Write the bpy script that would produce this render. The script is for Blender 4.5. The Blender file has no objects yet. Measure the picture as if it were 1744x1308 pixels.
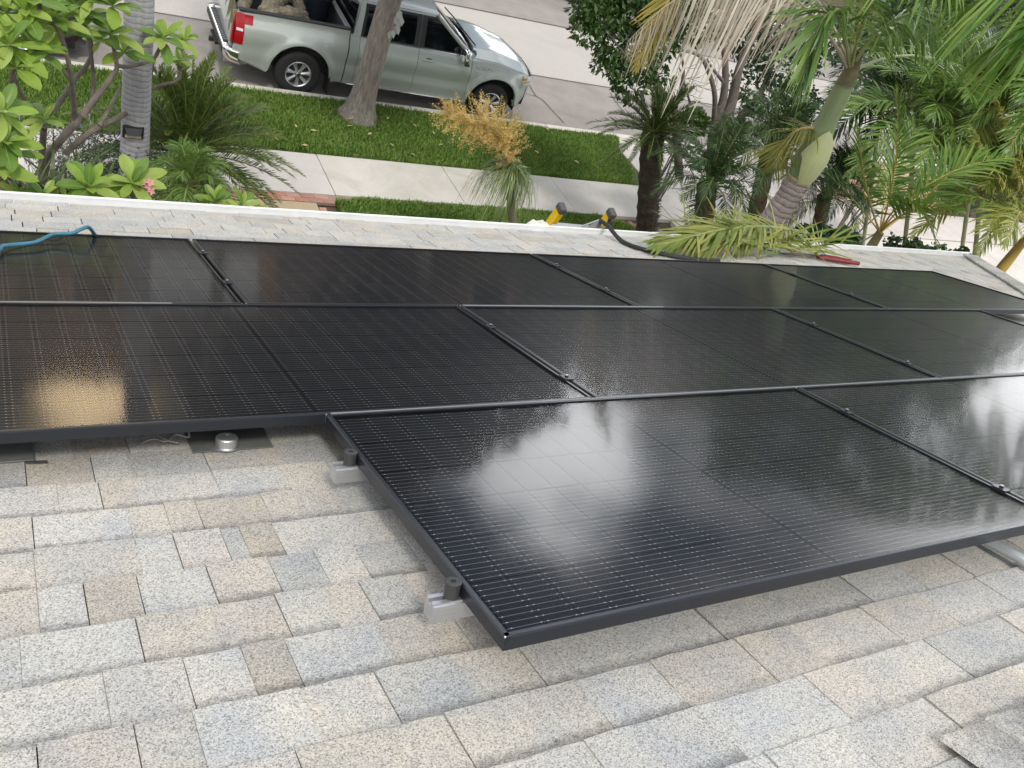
import bpy, bmesh, math, random
import numpy as np
from mathutils import Matrix, Vector
random.seed(7)
RNG = np.random.default_rng(11)
SC = bpy.context.scene
COL = SC.collection
R = math.radians
# ------------------------------------------------------------------ camera
cam = bpy.data.cameras.new('camera')
cam.sensor_fit = 'HORIZONTAL'; cam.sensor_width = 36.0; cam.lens = 30.772
cam.clip_start = 0.05; cam.clip_end = 2000
camo = bpy.data.objects.new('camera', cam); COL.objects.link(camo)
camo.matrix_world = Matrix(((0.8609, 0.0387, -0.5072, 0.0), (-0.3910, 0.6877, -0.6117, 0.0),
                            (0.3252, 0.7249, 0.6073, 6.932), (0, 0, 0, 1)))
SC.camera = camo
# ------------------------------------------------------------------ sky and sun
SUN_EL, SUN_AZ = 58.0, 250.0        # azimuth: degrees counter-clockwise from +X of the direction TO the sun
w = bpy.data.worlds.new('World'); SC.world = w; w.use_nodes = True
nt = w.node_tree; nt.nodes.clear()
def wn(t, **k):
    n = nt.nodes.new(t)
    for a, b in k.items(): setattr(n, a, b)
    return n
out = wn('ShaderNodeOutputWorld'); bg = wn('ShaderNodeBackground')
sky = wn('ShaderNodeTexSky', sky_type='NISHITA', sun_disc=False)
sky.sun_elevation = R(SUN_EL); sky.sun_rotation = R(90 - SUN_AZ); sky.air_density = 1.0; sky.dust_density = 1.5
tc = wn('ShaderNodeTexCoord'); mp = wn('ShaderNodeMapping'); mp.inputs['Scale'].default_value = (1, 1, 2.2)
nz = wn('ShaderNodeTexNoise'); nz.inputs['Scale'].default_value = 3.4; nz.inputs['Detail'].default_value = 6; nz.inputs['Roughness'].default_value = .55
rp_ = wn('ShaderNodeValToRGB'); rp_.color_ramp.elements[0].position = .45; rp_.color_ramp.elements[1].position = .60
mx = wn('ShaderNodeMix', data_type='RGBA'); mx.inputs[7].default_value = (23, 23.2, 23.5, 1)
nt.links.new(tc.outputs['Generated'], mp.inputs[0]); nt.links.new(mp.outputs[0], nz.inputs['Vector'])
# cloud banks: (azimuth from +Y towards +X, elevation, angular radius, weight)
acc = nz.outputs['Fac']
for az_, el_, rad_, wt_ in ((33, 6.8, 7, .16), (4.6, .9, 4.5, .10), (66, 9, 19, .20), (38, 20, 18, -.07), (22, 22, 16, -.20), (-30, 30, 25, .12), (200, 40, 40, .1)):
    dv_ = (math.cos(R(el_)) * math.sin(R(az_)), math.cos(R(el_)) * math.cos(R(az_)), math.sin(R(el_)))
    vm_ = wn('ShaderNodeVectorMath', operation='DOT_PRODUCT'); vm_.inputs[1].default_value = dv_; nt.links.new(tc.outputs['Generated'], vm_.inputs[0])
    mr_ = wn('ShaderNodeMapRange', interpolation_type='SMOOTHSTEP'); mr_.inputs[1].default_value = math.cos(R(rad_)); mr_.inputs[2].default_value = math.cos(R(rad_ * .3)); mr_.inputs[3].default_value = 0; mr_.inputs[4].default_value = wt_
    nt.links.new(vm_.outputs['Value'], mr_.inputs[0]); ad_ = wn('ShaderNodeMath', operation='ADD'); nt.links.new(acc, ad_.inputs[0]); nt.links.new(mr_.outputs[0], ad_.inputs[1]); acc = ad_.outputs[0]
nt.links.new(acc, rp_.inputs[0]); nt.links.new(rp_.outputs[0], mx.inputs[0])
nt.links.new(sky.outputs[0], mx.inputs[6]); nt.links.new(mx.outputs[2], bg.inputs[0])
bg.inputs[1].default_value = 0.1
# low cloud across the street, boosted so its reflection shows bright in the panels
core = None
for az_, el_, rad_, wt_ in ((33, 6.8, 7.5, 3.2), (68, 9, 19, 2.0), (4.6, .9, 3.2, 3.0)):
    dv_ = (math.cos(R(el_)) * math.sin(R(az_)), math.cos(R(el_)) * math.cos(R(az_)), math.sin(R(el_)))
    vm_ = wn('ShaderNodeVectorMath', operation='DOT_PRODUCT'); vm_.inputs[1].default_value = dv_; nt.links.new(tc.outputs['Generated'], vm_.inputs[0])
    mr_ = wn('ShaderNodeMapRange', interpolation_type='SMOOTHSTEP'); mr_.inputs[1].default_value = math.cos(R(rad_)); mr_.inputs[2].default_value = math.cos(R(rad_ * .3)); mr_.inputs[3].default_value = 0; mr_.inputs[4].default_value = wt_
    nt.links.new(vm_.outputs['Value'], mr_.inputs[0])
    if core is None: core = mr_.outputs[0]
    else:
        ad_ = wn('ShaderNodeMath', operation='ADD'); nt.links.new(core, ad_.inputs[0]); nt.links.new(mr_.outputs[0], ad_.inputs[1]); core = ad_.outputs[0]
cm_ = wn('ShaderNodeMath', operation='MULTIPLY'); nt.links.new(core, cm_.inputs[0]); nt.links.new(rp_.outputs[0], cm_.inputs[1])
cs_ = wn('ShaderNodeMath', operation='MULTIPLY_ADD'); cs_.inputs[1].default_value = 0.1; cs_.inputs[2].default_value = 0.1; nt.links.new(cm_.outputs[0], cs_.inputs[0])
nt.links.new(cs_.outputs[0], bg.inputs[1])
# warm glow added low across the street for the golden reflection in the panels
wd_ = (math.cos(R(2.6)) * math.sin(R(3.5)), math.cos(R(2.6)) * math.cos(R(3.5)), math.sin(R(2.6)))
vm_ = wn('ShaderNodeVectorMath', operation='DOT_PRODUCT'); vm_.inputs[1].default_value = wd_; nt.links.new(tc.outputs['Generated'], vm_.inputs[0])
mr_ = wn('ShaderNodeMapRange', interpolation_type='SMOOTHSTEP'); mr_.inputs[1].default_value = math.cos(R(14)); mr_.inputs[2].default_value = math.cos(R(3)); nt.links.new(vm_.outputs['Value'], mr_.inputs[0])
wx_ = wn('ShaderNodeMix', data_type='RGBA'); wx_.inputs[6].default_value = (23, 23.2, 23.5, 1); wx_.inputs[7].default_value = (25, 18.5, 10.5, 1); nt.links.new(mr_.outputs[0], wx_.inputs[0]); nt.links.new(wx_.outputs[2], mx.inputs[7])
nt.links.new(bg.outputs[0], out.inputs[0])
sl = bpy.data.lights.new('sun', 'SUN'); sl.energy = 2.0; sl.angle = R(9); sl.color = (1, .95, .87)
so = bpy.data.objects.new('sun', sl); COL.objects.link(so)
_d = Vector((math.cos(R(SUN_EL)) * math.cos(R(SUN_AZ)), math.cos(R(SUN_EL)) * math.sin(R(SUN_AZ)), math.sin(R(SUN_EL))))
so.rotation_euler = _d.to_track_quat('Z', 'Y').to_euler()
SC.view_settings.view_transform = 'Standard'; SC.view_settings.look = 'None'
SC.view_settings.exposure = 0.05; SC.view_settings.gamma = 1.0
try: SC.view_settings.use_curve_mapping = False
except Exception: pass
SC.render.engine = 'CYCLES'
SC.cycles.max_bounces = 8; SC.cycles.transparent_max_bounces = 12; SC.cycles.use_denoising = True

# ------------------------------------------------------------------ helpers
class MB:
    """collects vertices and faces, links them as one mesh object"""
    def __init__(s): s.v = []; s.f = []; s.n = 0
    def add(s, verts, faces, mi=0):
        verts = np.asarray(verts, float).reshape(-1, 3); faces = np.asarray(faces, int)
        s.v.append(verts); s.f.append((faces + s.n, mi)); s.n += len(verts); return s
    def grid(s, P, mi=0, closed=False):
        P = np.asarray(P, float); a, b = P.shape[:2]
        i = np.arange(a * b).reshape(a, b)
        if closed: j = np.concatenate([i, i[:, :1]], 1)
        else: j = i
        q = np.stack([j[:-1, :-1], j[1:, :-1], j[1:, 1:], j[:-1, 1:]], -1).reshape(-1, 4)
        return s.add(P.reshape(-1, 3), q, mi)
    def tube(s, pts, rad, k=8, mi=0, cap=True):
        pts = np.asarray(pts, float); n = len(pts); rad = np.broadcast_to(np.asarray(rad, float), (n,))
        t = np.gradient(pts, axis=0); t /= np.linalg.norm(t, axis=1)[:, None] + 1e-9
        ref = np.array([0, 0, 1.]) if abs(t[0][2]) < .8 else np.array([1., 0, 0])
        rings = []
        u = np.cross(t[0], ref); u /= np.linalg.norm(u)
        an = np.linspace(0, 2 * np.pi, k, endpoint=False)
        for i in range(n):
            u = u - t[i] * (u @ t[i]); u /= np.linalg.norm(u) + 1e-9
            v_ = np.cross(t[i], u)
            rings.append(pts[i] + rad[i] * (np.cos(an)[:, None] * u + np.sin(an)[:, None] * v_))
        n0 = s.n
        s.grid(np.array(rings), mi, True)
        if cap:
            s.f.append((np.array([[n0 + j for j in range(k)][::-1]]), mi))
            s.f.append((np.array([[n0 + (n - 1) * k + j for j in range(k)]]), mi))
        return s
    def box(s, c, d, mi=0, M=None, bev=0.0):
        x, y, z = [q / 2 for q in d]
        if bev <= 0:
            V = np.array([(a * x, b * y, e * z) for e in (-1, 1) for b in (-1, 1) for a in (-1, 1)])
            F = [(0, 2, 3, 1), (4, 5, 7, 6), (0, 1, 5, 4), (2, 6, 7, 3), (0, 4, 6, 2), (1, 3, 7, 5)]
            if M is not None: V = V @ np.asarray(M).T
            return s.add(V + np.asarray(c), F, mi)
        bm = bmesh.new(); bmesh.ops.create_cube(bm, size=1, matrix=Matrix.Diagonal((*d, 1)))
        bmesh.ops.bevel(bm, geom=bm.edges[:], offset=bev, segments=2, affect='EDGES', profile=.5)
        V = np.array([v.co[:] for v in bm.verts]); bm.verts.index_update()
        if M is not None: V = V @ np.asarray(M).T
        V = V + np.asarray(c); n0 = s.n; s.v.append(V); s.n += len(V)
        for f in bm.faces: s.f.append((np.array([[v.index + n0 for v in f.verts]]), mi))
        bm.free(); return s
    def lathe(s, prof, k=24, c=(0, 0, 0), axis='Z', mi=0):
        prof = np.asarray(prof, float); an = np.linspace(0, 2 * np.pi, k, endpoint=False)
        P = np.zeros((len(prof), k, 3))
        P[..., 0] = prof[:, :1] * np.cos(an); P[..., 1] = prof[:, :1] * np.sin(an); P[..., 2] = prof[:, 1:2]
        if axis == 'Y': P = P[..., [0, 2, 1]] * np.array([1, -1, 1])
        if axis == 'X': P = P[..., [2, 0, 1]]
        return s.grid(P + np.asarray(c), mi, True)
    def poly(s, pts, mi=0): return s.add(pts, [list(range(len(pts)))], mi)
    def prism(s, pts2, h0, h1, fn, mi=0):
        """closed outline pts2 swept from h0 to h1; fn(a, b, h) -> xyz"""
        n = len(pts2); V = [fn(a, b, h0) for a, b in pts2] + [fn(a, b, h1) for a, b in pts2]; n0 = s.n
        s.add(V, [(i, (i + 1) % n, n + (i + 1) % n, n + i) for i in range(n)], mi)
        s.f.append((np.array([[n0 + i for i in range(n)][::-1]]), mi)); s.f.append((np.array([[n0 + n + i for i in range(n)]]), mi))
        return s
    def mesh(s, name, mats, smooth=False, sharp=None):
        V = np.concatenate(s.v) if s.v else np.zeros((0, 3))
        me = bpy.data.meshes.new(name)
        loops = np.concatenate([f.reshape(-1) for f, _ in s.f]); cnt = np.concatenate([np.full(len(f), f.shape[1]) for f, _ in s.f])
        mi = np.concatenate([np.full(len(f), m) for f, m in s.f])
        me.vertices.add(len(V)); me.vertices.foreach_set('co', V.astype(np.float32).ravel())
        me.loops.add(len(loops)); me.loops.foreach_set('vertex_index', loops.astype(np.int32))
        me.polygons.add(len(cnt)); me.polygons.foreach_set('loop_start', np.concatenate([[0], np.cumsum(cnt)[:-1]]).astype(np.int32))
        me.polygons.foreach_set('material_index', mi.astype(np.int32))
        me.polygons.foreach_set('use_smooth', np.full(len(cnt), bool(smooth)))
        for m in (mats if isinstance(mats, (list, tuple)) else [mats]): me.materials.append(m)
        me.update(calc_edges=True); me.validate()
        if smooth and sharp: me.set_sharp_from_angle(angle=R(sharp))
        return me
    def build(s, name, mats, parent=None, smooth=False, sharp=None, **kw):
        return link(name, s.mesh(name, mats, smooth, sharp), parent, **kw)
def link(name, me, parent=None, kind=None, label=None, cat=None, group=None, loc=None, rot=None):
    o = bpy.data.objects.new(name, me); COL.objects.link(o)
    if parent: o.parent = parent
    if loc is not None: o.location = loc
    if rot is not None: o.rotation_euler = rot
    tag(o, label, cat, group, kind); return o
def tag(o, label=None, cat=None, group=None, kind=None):
    for k, v in (('label', label), ('category', cat), ('group', group), ('kind', kind)):
        if v: o[k] = v
    return o
def thing(name, label, cat, loc=(0, 0, 0), rot=(0, 0, 0), group=None):
    return tag(link(name, None, loc=loc, rot=rot), label, cat, group)
def copy_tree(o, parent=None):
    c = o.copy(); COL.objects.link(c); c.parent = parent
    for ch in list(o.children): copy_tree(ch, c)
    return c

def mat(name, col, rough=.6, metal=0., spec=.5, coat=0., coat_r=.05, var=None, vscale=6., vdet=6., bump=0., bscale=30., bdist=.01,
        coords='Object', trans=0., stretch=None, stain=None):
    """principled material; var = second colour mixed in by noise, bump = fine relief"""
    m = bpy.data.materials.new(name); m.use_nodes = True
    t = m.node_tree; b = t.nodes['Principled BSDF']; L = t.links.new
    b.inputs['Base Color'].default_value = (*col, 1); b.inputs['Roughness'].default_value = rough; b.inputs['Metallic'].default_value = metal
    b.inputs['Specular IOR Level'].default_value = spec
    b.inputs['Coat Weight'].default_value = coat; b.inputs['Coat Roughness'].default_value = coat_r
    vec = None
    if var is not None or bump:
        if coords != 'World':
            c = t.nodes.new('ShaderNodeTexCoord'); vec = c.outputs[coords]
        else:
            g = t.nodes.new('ShaderNodeNewGeometry'); vec = g.outputs['Position']
        if stretch:
            mm = t.nodes.new('ShaderNodeMapping'); mm.inputs['Scale'].default_value = stretch; L(vec, mm.inputs[0]); vec = mm.outputs[0]
    if var is not None:
        n = t.nodes.new('ShaderNodeTexNoise'); n.inputs['Scale'].default_value = vscale; n.inputs['Detail'].default_value = vdet
        n.inputs['Roughness'].default_value = .6
        L(vec, n.inputs['Vector'])
        r = t.nodes.new('ShaderNodeValToRGB'); r.color_ramp.elements[0].position = .32; r.color_ramp.elements[1].position = .68
        r.color_ramp.elements[0].color = (*col, 1); r.color_ramp.elements[1].color = (*var, 1)
        L(n.outputs['Fac'], r.inputs[0]); src = r.outputs[0]
        L(src, b.inputs['Base Color'])
        if stain:   # worn, stained patches: (scale, how dark, colour)
            n3 = t.nodes.new('ShaderNodeTexNoise'); n3.inputs['Scale'].default_value = stain[0]; n3.inputs['Detail'].default_value = 7; n3.inputs['Roughness'].default_value = .68; n3.inputs['Distortion'].default_value = .6; L(vec, n3.inputs['Vector'])
            r3 = t.nodes.new('ShaderNodeMapRange'); r3.inputs[1].default_value = .50; r3.inputs[2].default_value = .72; r3.inputs[3].default_value = 0; r3.inputs[4].default_value = stain[1]; L(n3.outputs['Fac'], r3.inputs[0])
            m3 = t.nodes.new('ShaderNodeMix'); m3.data_type = 'RGBA'; m3.inputs[7].default_value = (*stain[2], 1); L(r3.outputs[0], m3.inputs[0]); L(src, m3.inputs[6]); src = m3.outputs[2]
            L(src, b.inputs['Base Color'])
    if bump:
        n = t.nodes.new('ShaderNodeTexNoise'); n.inputs['Scale'].default_value = bscale; n.inputs['Detail'].default_value = 5; L(vec, n.inputs['Vector'])
        p = t.nodes.new('ShaderNodeBump'); p.inputs['Strength'].default_value = bump; p.inputs['Distance'].default_value = bdist
        L(n.outputs['Fac'], p.inputs['Height']); L(p.outputs[0], b.inputs['Normal'])
    if trans:   # thin leaf: light passes through
        tr = t.nodes.new('ShaderNodeBsdfTranslucent'); ms = t.nodes.new('ShaderNodeMixShader'); ms.inputs[0].default_value = trans
        if var is not None: L(src, tr.inputs[0])
        else: tr.inputs[0].default_value = (*col, 1)
        o = t.nodes['Material Output']; L(b.outputs[0], ms.inputs[1]); L(tr.outputs[0], ms.inputs[2]); L(ms.outputs[0], o.inputs[0])
    return m
def leafmat(name, a, b2, rough=.45, trans=.3, vscale=3., spec=.4):
    """leaf material: colour differs from leaf to leaf (random per mesh island) and along the leaf"""
    m = mat(name, a, rough, spec=spec, trans=trans, var=b2, vscale=vscale)
    t = m.node_tree; L = t.links.new
    g = t.nodes.new('ShaderNodeNewGeometry'); r = [n for n in t.nodes if n.type == 'VALTORGB'][0]; nz = [n for n in t.nodes if n.type == 'TEX_NOISE'][0]
    ma = t.nodes.new('ShaderNodeMath'); ma.operation = 'MULTIPLY_ADD'; ma.inputs[1].default_value = .5; 
    mb = t.nodes.new('ShaderNodeMath'); mb.operation = 'MULTIPLY'; mb.inputs[1].default_value = .5
    L(nz.outputs['Fac'], mb.inputs[0]); L(g.outputs['Random Per Island'], ma.inputs[0]); L(mb.outputs[0], ma.inputs[2]); L(ma.outputs[0], r.inputs[0])
    return m
# ------------------------------------------------------------------ ground, street, pavement
def terrain():
    xs = np.concatenate([np.arange(-30, 40, 1.0), [60, 120, 300]]); xs = np.concatenate([[-300, -120, -60], xs])
    ys = np.array([-200, -60, -20, 0, 5, 9, 12, 14.15, 14.2, 25.0, 25.1, 30, 60, 150, 600])
    zs = np.array([.08, .08, .08, .08, .08, .08, .08, .08, -.06, -.06, .1, .2, .3, .3, .3])
    P = np.stack(np.meshgrid(xs, ys, indexing='ij') + [np.zeros((len(xs), len(ys)))], -1); P[..., 2] = zs
    m = mat('soil', (.07, .05, .035), .95, var=(.14, .1, .07), vscale=5, bump=.6, bscale=25, bdist=.03, coords='World')
    MB().grid(P).build('ground', m, kind='structure')
terrain()
asph = mat('asphalt', (.25, .225, .20), .92, var=(.31, .285, .255), vscale=1.6, bump=.35, bscale=260, bdist=.004, coords='World', stain=(.55, .55, (.16, .145, .13)))
asph2 = mat('chip_seal', (.40, .375, .335), .95, var=(.47, .44, .40), vscale=26, vdet=9, stain=(.5, .35, (.32, .295, .26)), bump=.5, bscale=200, bdist=.005, coords='World')
conc = mat('concrete', (.52, .48, .43), .9, var=(.60, .56, .51), vscale=2.0, stain=(.8, .35, (.38, .33, .27)), bump=.2, bscale=120, bdist=.004, coords='World')
conc2 = mat('kerb_concrete', (.50, .47, .41), .9, var=(.62, .58, .52), vscale=4, bump=.25, bscale=90, bdist=.004, coords='World')
road = MB().box((20, 15.75, -.05), (340, 2.54, .1)).build('road', asph, kind='structure')
r2 = MB().box((20, 18.8, -.046), (340, 3.56, .1)).build('road', asph2, kind='structure')
r3 = MB().box((20, 22.86, -.05), (340, 4.56, .1)).build('road', asph, kind='structure')
sealm = mat('tar', (.10, .09, .08), .8)
def wob(pts, n, amp, seed):
    g = np.random.default_rng(seed); pts = np.array(pts, float); t = np.linspace(0, 1, len(pts)); tt = np.linspace(0, 1, n)
    o = np.stack([np.interp(tt, t, pts[:, k]) for k in range(3)], 1); o[:, :2] += np.cumsum(g.normal(0, amp, (n, 2)), 0) * .5 + g.normal(0, amp, (n, 2)); return o
def ribbon(mb, pts, wd, z):
    pts = np.array(pts); d = np.gradient(pts[:, :2], axis=0); d /= np.linalg.norm(d, axis=1)[:, None]; nrm = np.stack([-d[:, 1], d[:, 0]], 1)
    wd = np.broadcast_to(wd, (len(pts),))
    a = np.c_[pts[:, :2] + nrm * wd[:, None] / 2, np.full(len(pts), z)]; b = np.c_[pts[:, :2] - nrm * wd[:, None] / 2, np.full(len(pts), z)]
    mb.grid(np.stack([a, b], 1))
c = MB()
ribbon(c, wob([(10.589, 16.788, 0.000), (10.461, 15.933, 0.000), (10.567, 15.775, -0.000), (10.620, 14.792, 0.000)], 30, .006, 1), .035, .006)
ribbon(c, wob([(12.959, 16.734, 0.000), (12.751, 15.778, 0.000), (12.683, 15.092, -0.000)], 20, .006, 2), .03, .006)
ribbon(c, wob([(10.135, 15.979, 0.000), (10.481, 15.912, 0.000)], 12, .004, 3), .02, .006)
c.build('road_crack', sealm, road)
c = MB(); ribbon(c, wob([(-30, 17.03, 0), (60, 17.03, 0)], 300, .002, 4), .05, .008); ribbon(c, wob([(-30, 20.57, 0), (60, 20.57, 0)], 300, .002, 5), .09, .008)
c.build('road_seam', sealm, road)
# kerb: separate cast lengths
kerb = link('kerb', None, kind='structure')
x = -20.15
kme = MB().box((0, 0, 0), (2.985, .17, .24), bev=.02).mesh('kerb_stone', conc2)
while x < 32:
    link('kerb_stone', kme, kerb, loc=(x + 1.5, 14.245, .03)); x += 3.0
MB().box((20, 25.1, .03), (340, .16, .22), bev=.02).build('kerb', conc2, kind='structure')
# pavement of single slabs
pave = link('pavement', None, kind='structure')
x0 = 4.49 - 2.2 * 12
for k in range(24):
    gx = x0 + k * 2.2
    cc = mat('slab_concrete', (.50 + RNG.uniform(-.03, .03), .465 + RNG.uniform(-.03, .03), .425 + RNG.uniform(-.03, .02)), .9,
             var=(.58, .545, .50), vscale=1.5, stain=(1.1, .5, (.36, .325, .27)), bump=.18, bscale=140, bdist=.004, coords='World') if k % 3 == 0 else cc
    MB().box((0, 0, 0), (2.188, 1.16, .1), bev=.006).build('slab', cc, pave, loc=(gx + 1.1, 11.59, .11 + RNG.uniform(-.003, .003)))
# driveway to the right of the lawn and its far apron
drive = link('driveway', None, kind='structure')
for i in range(7):
    for j in range(3):
        MB().box((0, 0, 0), (3.19, 2.0, .1), bev=.006).build('slab', conc, drive, loc=(12.6 + i * 3.2, 9.95 - j * 2.02, .115 + j * .03))
apron = MB().box((15.3, 13.2, .105), (7.9, 1.9, .07), bev=.01).build('driveway_apron', conc, kind='structure')
# entrance walk: tan aggregate field with a red brick border
walk = link('walkway', None, kind='structure')
brm = [mat('brick_' + n, c1, .85, var=c2, vscale=9, bump=.3, bscale=60, coords='Object') for n, c1, c2 in
       (('red', (.36, .16, .115), (.44, .22, .16)), ('pink', (.42, .22, .165), (.5, .28, .21)), ('dusky', (.32, .17, .13), (.42, .23, .18)))]
MB().box((2.9, 9.31, .098), (2.46, 2.92, .1)).build('aggregate_field', mat('aggregate', (.36, .27, .16), .95, var=(.50, .40, .27), vscale=70, vdet=3, bump=.5, bscale=150, coords='World'), walk)
bme = [MB().box((0, 0, 0), (.2, .1, .06), bev=.006).mesh('brick', m) for m in brm]
def brick(x, y, z, rz, par):
    link('brick', bme[RNG.integers(3)], par, loc=(x, y, z + RNG.uniform(-.003, .003)), rot=(0, 0, rz + RNG.uniform(-.012, .012)))
for i in range(13):
    for j in range(2):
        brick(1.75 + i * .208 + (j % 2) * .104, 10.94 - j * .108, .128, 0, walk)
for j in range(20):
    for i in range(2): brick(4.19 + i * .108, 10.55 - j * .208 - (i % 2) * .1, .128, R(90), walk)
MB().box((3.34, 10.89, .1275), (3.2, .22, .04)).build('mortar_bed', mat('mortar', (.3, .22, .18), .95), walk)
# brick mowing strip right of the lawn
strip = link('brick_path', None, kind='structure')
for i in range(6):
    for j in range(16):
        brick(9.95 + i * .105, 10.75 - j * .21 - (i % 2) * .105, .135 , R(90), strip)
MB().box((10.22, 9.1, .12), (.68, 3.4, .06)).build('mortar_bed', mat('path_mortar', (.3, .22, .18), .95), strip)

# ------------------------------------------------------------------ lawns: one mass of blades each
def lawn(name, x0, x1, y0, y1, zf, n, h, seed, shade, edge=None):
    g = np.random.default_rng(seed)
    x = g.uniform(x0, x1, n); y = g.uniform(y0, y1, n)
    if edge is not None: k = edge(x, y); x, y = x[k], y[k]
    n = len(x); z = zf(x, y)
    az = g.uniform(0, 2 * np.pi, n); clump = .75 + .5 * np.sin(x * 2.3 + np.sin(y * 3.1)) * np.cos(y * 2.7) * .4
    hh = h * g.uniform(.55, 1.25, n) * clump; lean = g.uniform(.1, .8, n) * hh; wd = g.uniform(.005, .010, n)
    d = np.stack([np.cos(az), np.sin(az), 0 * az], 1); s = np.stack([-np.sin(az), np.cos(az), 0 * az], 1)
    b = np.stack([x, y, z], 1)
    V = np.empty((n, 5, 3)); up = np.array([0, 0, 1.])
    V[:, 0] = b - s * wd[:, None]; V[:, 1] = b + s * wd[:, None]
    mpt = b + up * (hh * .6)[:, None] + d * (lean * .35)[:, None]
    V[:, 2] = mpt + s * (wd * .8)[:, None]; V[:, 3] = mpt - s * (wd * .8)[:, None]
    V[:, 4] = b + up * hh[:, None] + d * lean[:, None]
    i = np.arange(n)[:, None] * 5
    mb = MB().add(V.reshape(-1, 3), i + np.array([[0, 1, 2, 3]])); mb.f.append((i + np.array([[3, 2, 4]]), 0))
    return mb
gm = leafmat('grass', (.085, .18, .024), (.225, .325, .062), .55, .35, 1.1)
gbase = mat('turf', (.045, .085, .02), .95, var=(.09, .12, .03), vscale=3, coords='World', bump=.6, bscale=50, bdist=.03)
lz = lambda x, y: np.full(len(x), .145)
def strip_edge(x, y):
    k = (y < 14.14 - .02 * np.sin(x * 2.1)) & (y > 12.2 + .02 * np.sin(x * 3.7))
    k &= ~(((x - 5.62) ** 2 + (y - 13.62) ** 2 < .36 ** 2))
    k &= x < 10.95 + .30 * (y - 12.2) + .06 * np.sin(y * 5)
    return k
MB().box((4.1, 13.18, .1), (14.4, 1.95, .08)).build('verge', gbase, kind='structure')
tag(lawn('g', -1.5, 11.7, 12.18, 14.16, lz, 95000, .085, 3, None, strip_edge).build('verge_grass', gm), kind='stuff')
MB().box((7.05, 9.1, .11), (5.2, 3.7, .07)).build('lawn', gbase, kind='structure')
def lawn_edge(x, y): return (y < 10.97 - np.clip(.35 * (4.85 - x), 0, .5) ** 1.0 - np.clip(.5 * (x - 9.3), 0, .6) + .015 * np.sin(x * 9))
tag(lawn('g', 4.42, 9.9, 8.9, 10.98, lz, 60000, .09, 4, None, lawn_edge).build('lawn_grass', gm), kind='stuff')
# fallen leaves on the verge
lf = MB()
for x, y in ((5.3, 13.1), (5.6, 12.9), (6.6, 13.4), (6.9, 13.2), (5.9, 12.6), (6.2, 12.35), (6.9, 12.8), (3.9, 12.4), (7.4, 12.6), (8.4, 13.5), (4.6, 12.8), *[(RNG.uniform(2.5, 10.5), RNG.uniform(12.25, 14.0)) for _ in range(12)]):
    a = RNG.uniform(0, 6.3); dd = np.array([math.cos(a), math.sin(a), 0]); ss = np.array([-dd[1], dd[0], 0]); c0 = np.array([x, y, .235])
    lf.add([c0 - dd * .06, c0 + ss * .025 + [0, 0, .01], c0 + dd * .06, c0 - ss * .025], [[0, 1, 2, 3]])
tag(lf.build('fallen_leaves', mat('dry_leaf', (.42, .34, .17), .7)), kind='stuff')
# ------------------------------------------------------------------ the house we stand on: roof frame u (along eave), v (down slope), n (out)
TH = R(22.0)
EV = np.array([0, math.cos(TH), -math.sin(TH)]); EN = np.array([0, math.sin(TH), math.cos(TH)])
CU = np.array([-1.82598, -2.10061, .94526]); H0 = np.array([0, 0, 6.932])
def r2w(u, v, n): return H0 + np.array([1., 0, 0]) * (u - CU[0]) + EV * (v - CU[1]) + EN * (n - CU[2])
RN = -.125                                   # shingle surface
EAVE, EXPO = 3.27, .1411
RROT = (-TH, 0, 0)
house = thing('house', 'single storey house under the camera with grey and beige shingled roof', 'house', loc=tuple(r2w(0, 0, RN)), rot=RROT)
stucco = mat('stucco', (.55, .50, .42), .95, bump=.4, bscale=60)
# roof deck with the hip running down to the right corner (u 6.90 at the eave); local frame = roof frame
deckm = mat('underlay', (.035, .035, .034), .95, bump=.4, bscale=80)
deck = MB().prism([(-9, EAVE), (6.90, EAVE), (2.45, -1.55), (-9, -1.55)], -.16, -.012, lambda a, b, h: (a, b, h)).build('roof', deckm, house)
# the slopes beyond the hip and behind the ridge
ca, sa = math.cos(TH), math.sin(TH)
def loc_(w):   # world -> house frame
    q = np.asarray(w, float) - r2w(0, 0, RN); return (q[0], q @ EV, q @ EN)
rb = r2w(2.45, -1.55, RN - .02); eb = r2w(6.90, EAVE, RN - .02); rl = r2w(-9, -1.55, RN - .02)
yb = rb[1] - (eb[1] - rb[1])
slate = mat('back_slope_shingle', (.33, .31, .28), .95, var=(.42, .38, .33), vscale=14, bump=.4, bscale=150)
MB().poly([loc_(q) for q in (rb, eb, (eb[0], yb, eb[2]))]).poly([loc_(q) for q in (rl, rb, (eb[0], yb, eb[2]), (rl[0], yb, eb[2]))]).build('back_slope', slate, house)
wl = MB()
for (x0, y0, x1, y1) in ((-8.4, 4.05, 8.1, 4.05), (8.1, 4.05, 8.1, yb + .6), (8.1, yb + .6, -8.4, yb + .6), (-8.4, yb + .6, -8.4, 4.05)):
    wl.poly([loc_(q) for q in ((x0, y0, 0), (x1, y1, 0), (x1, y1, 3.75), (x0, y0, 3.75))])
wl.build('wall', stucco, house)
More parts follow.
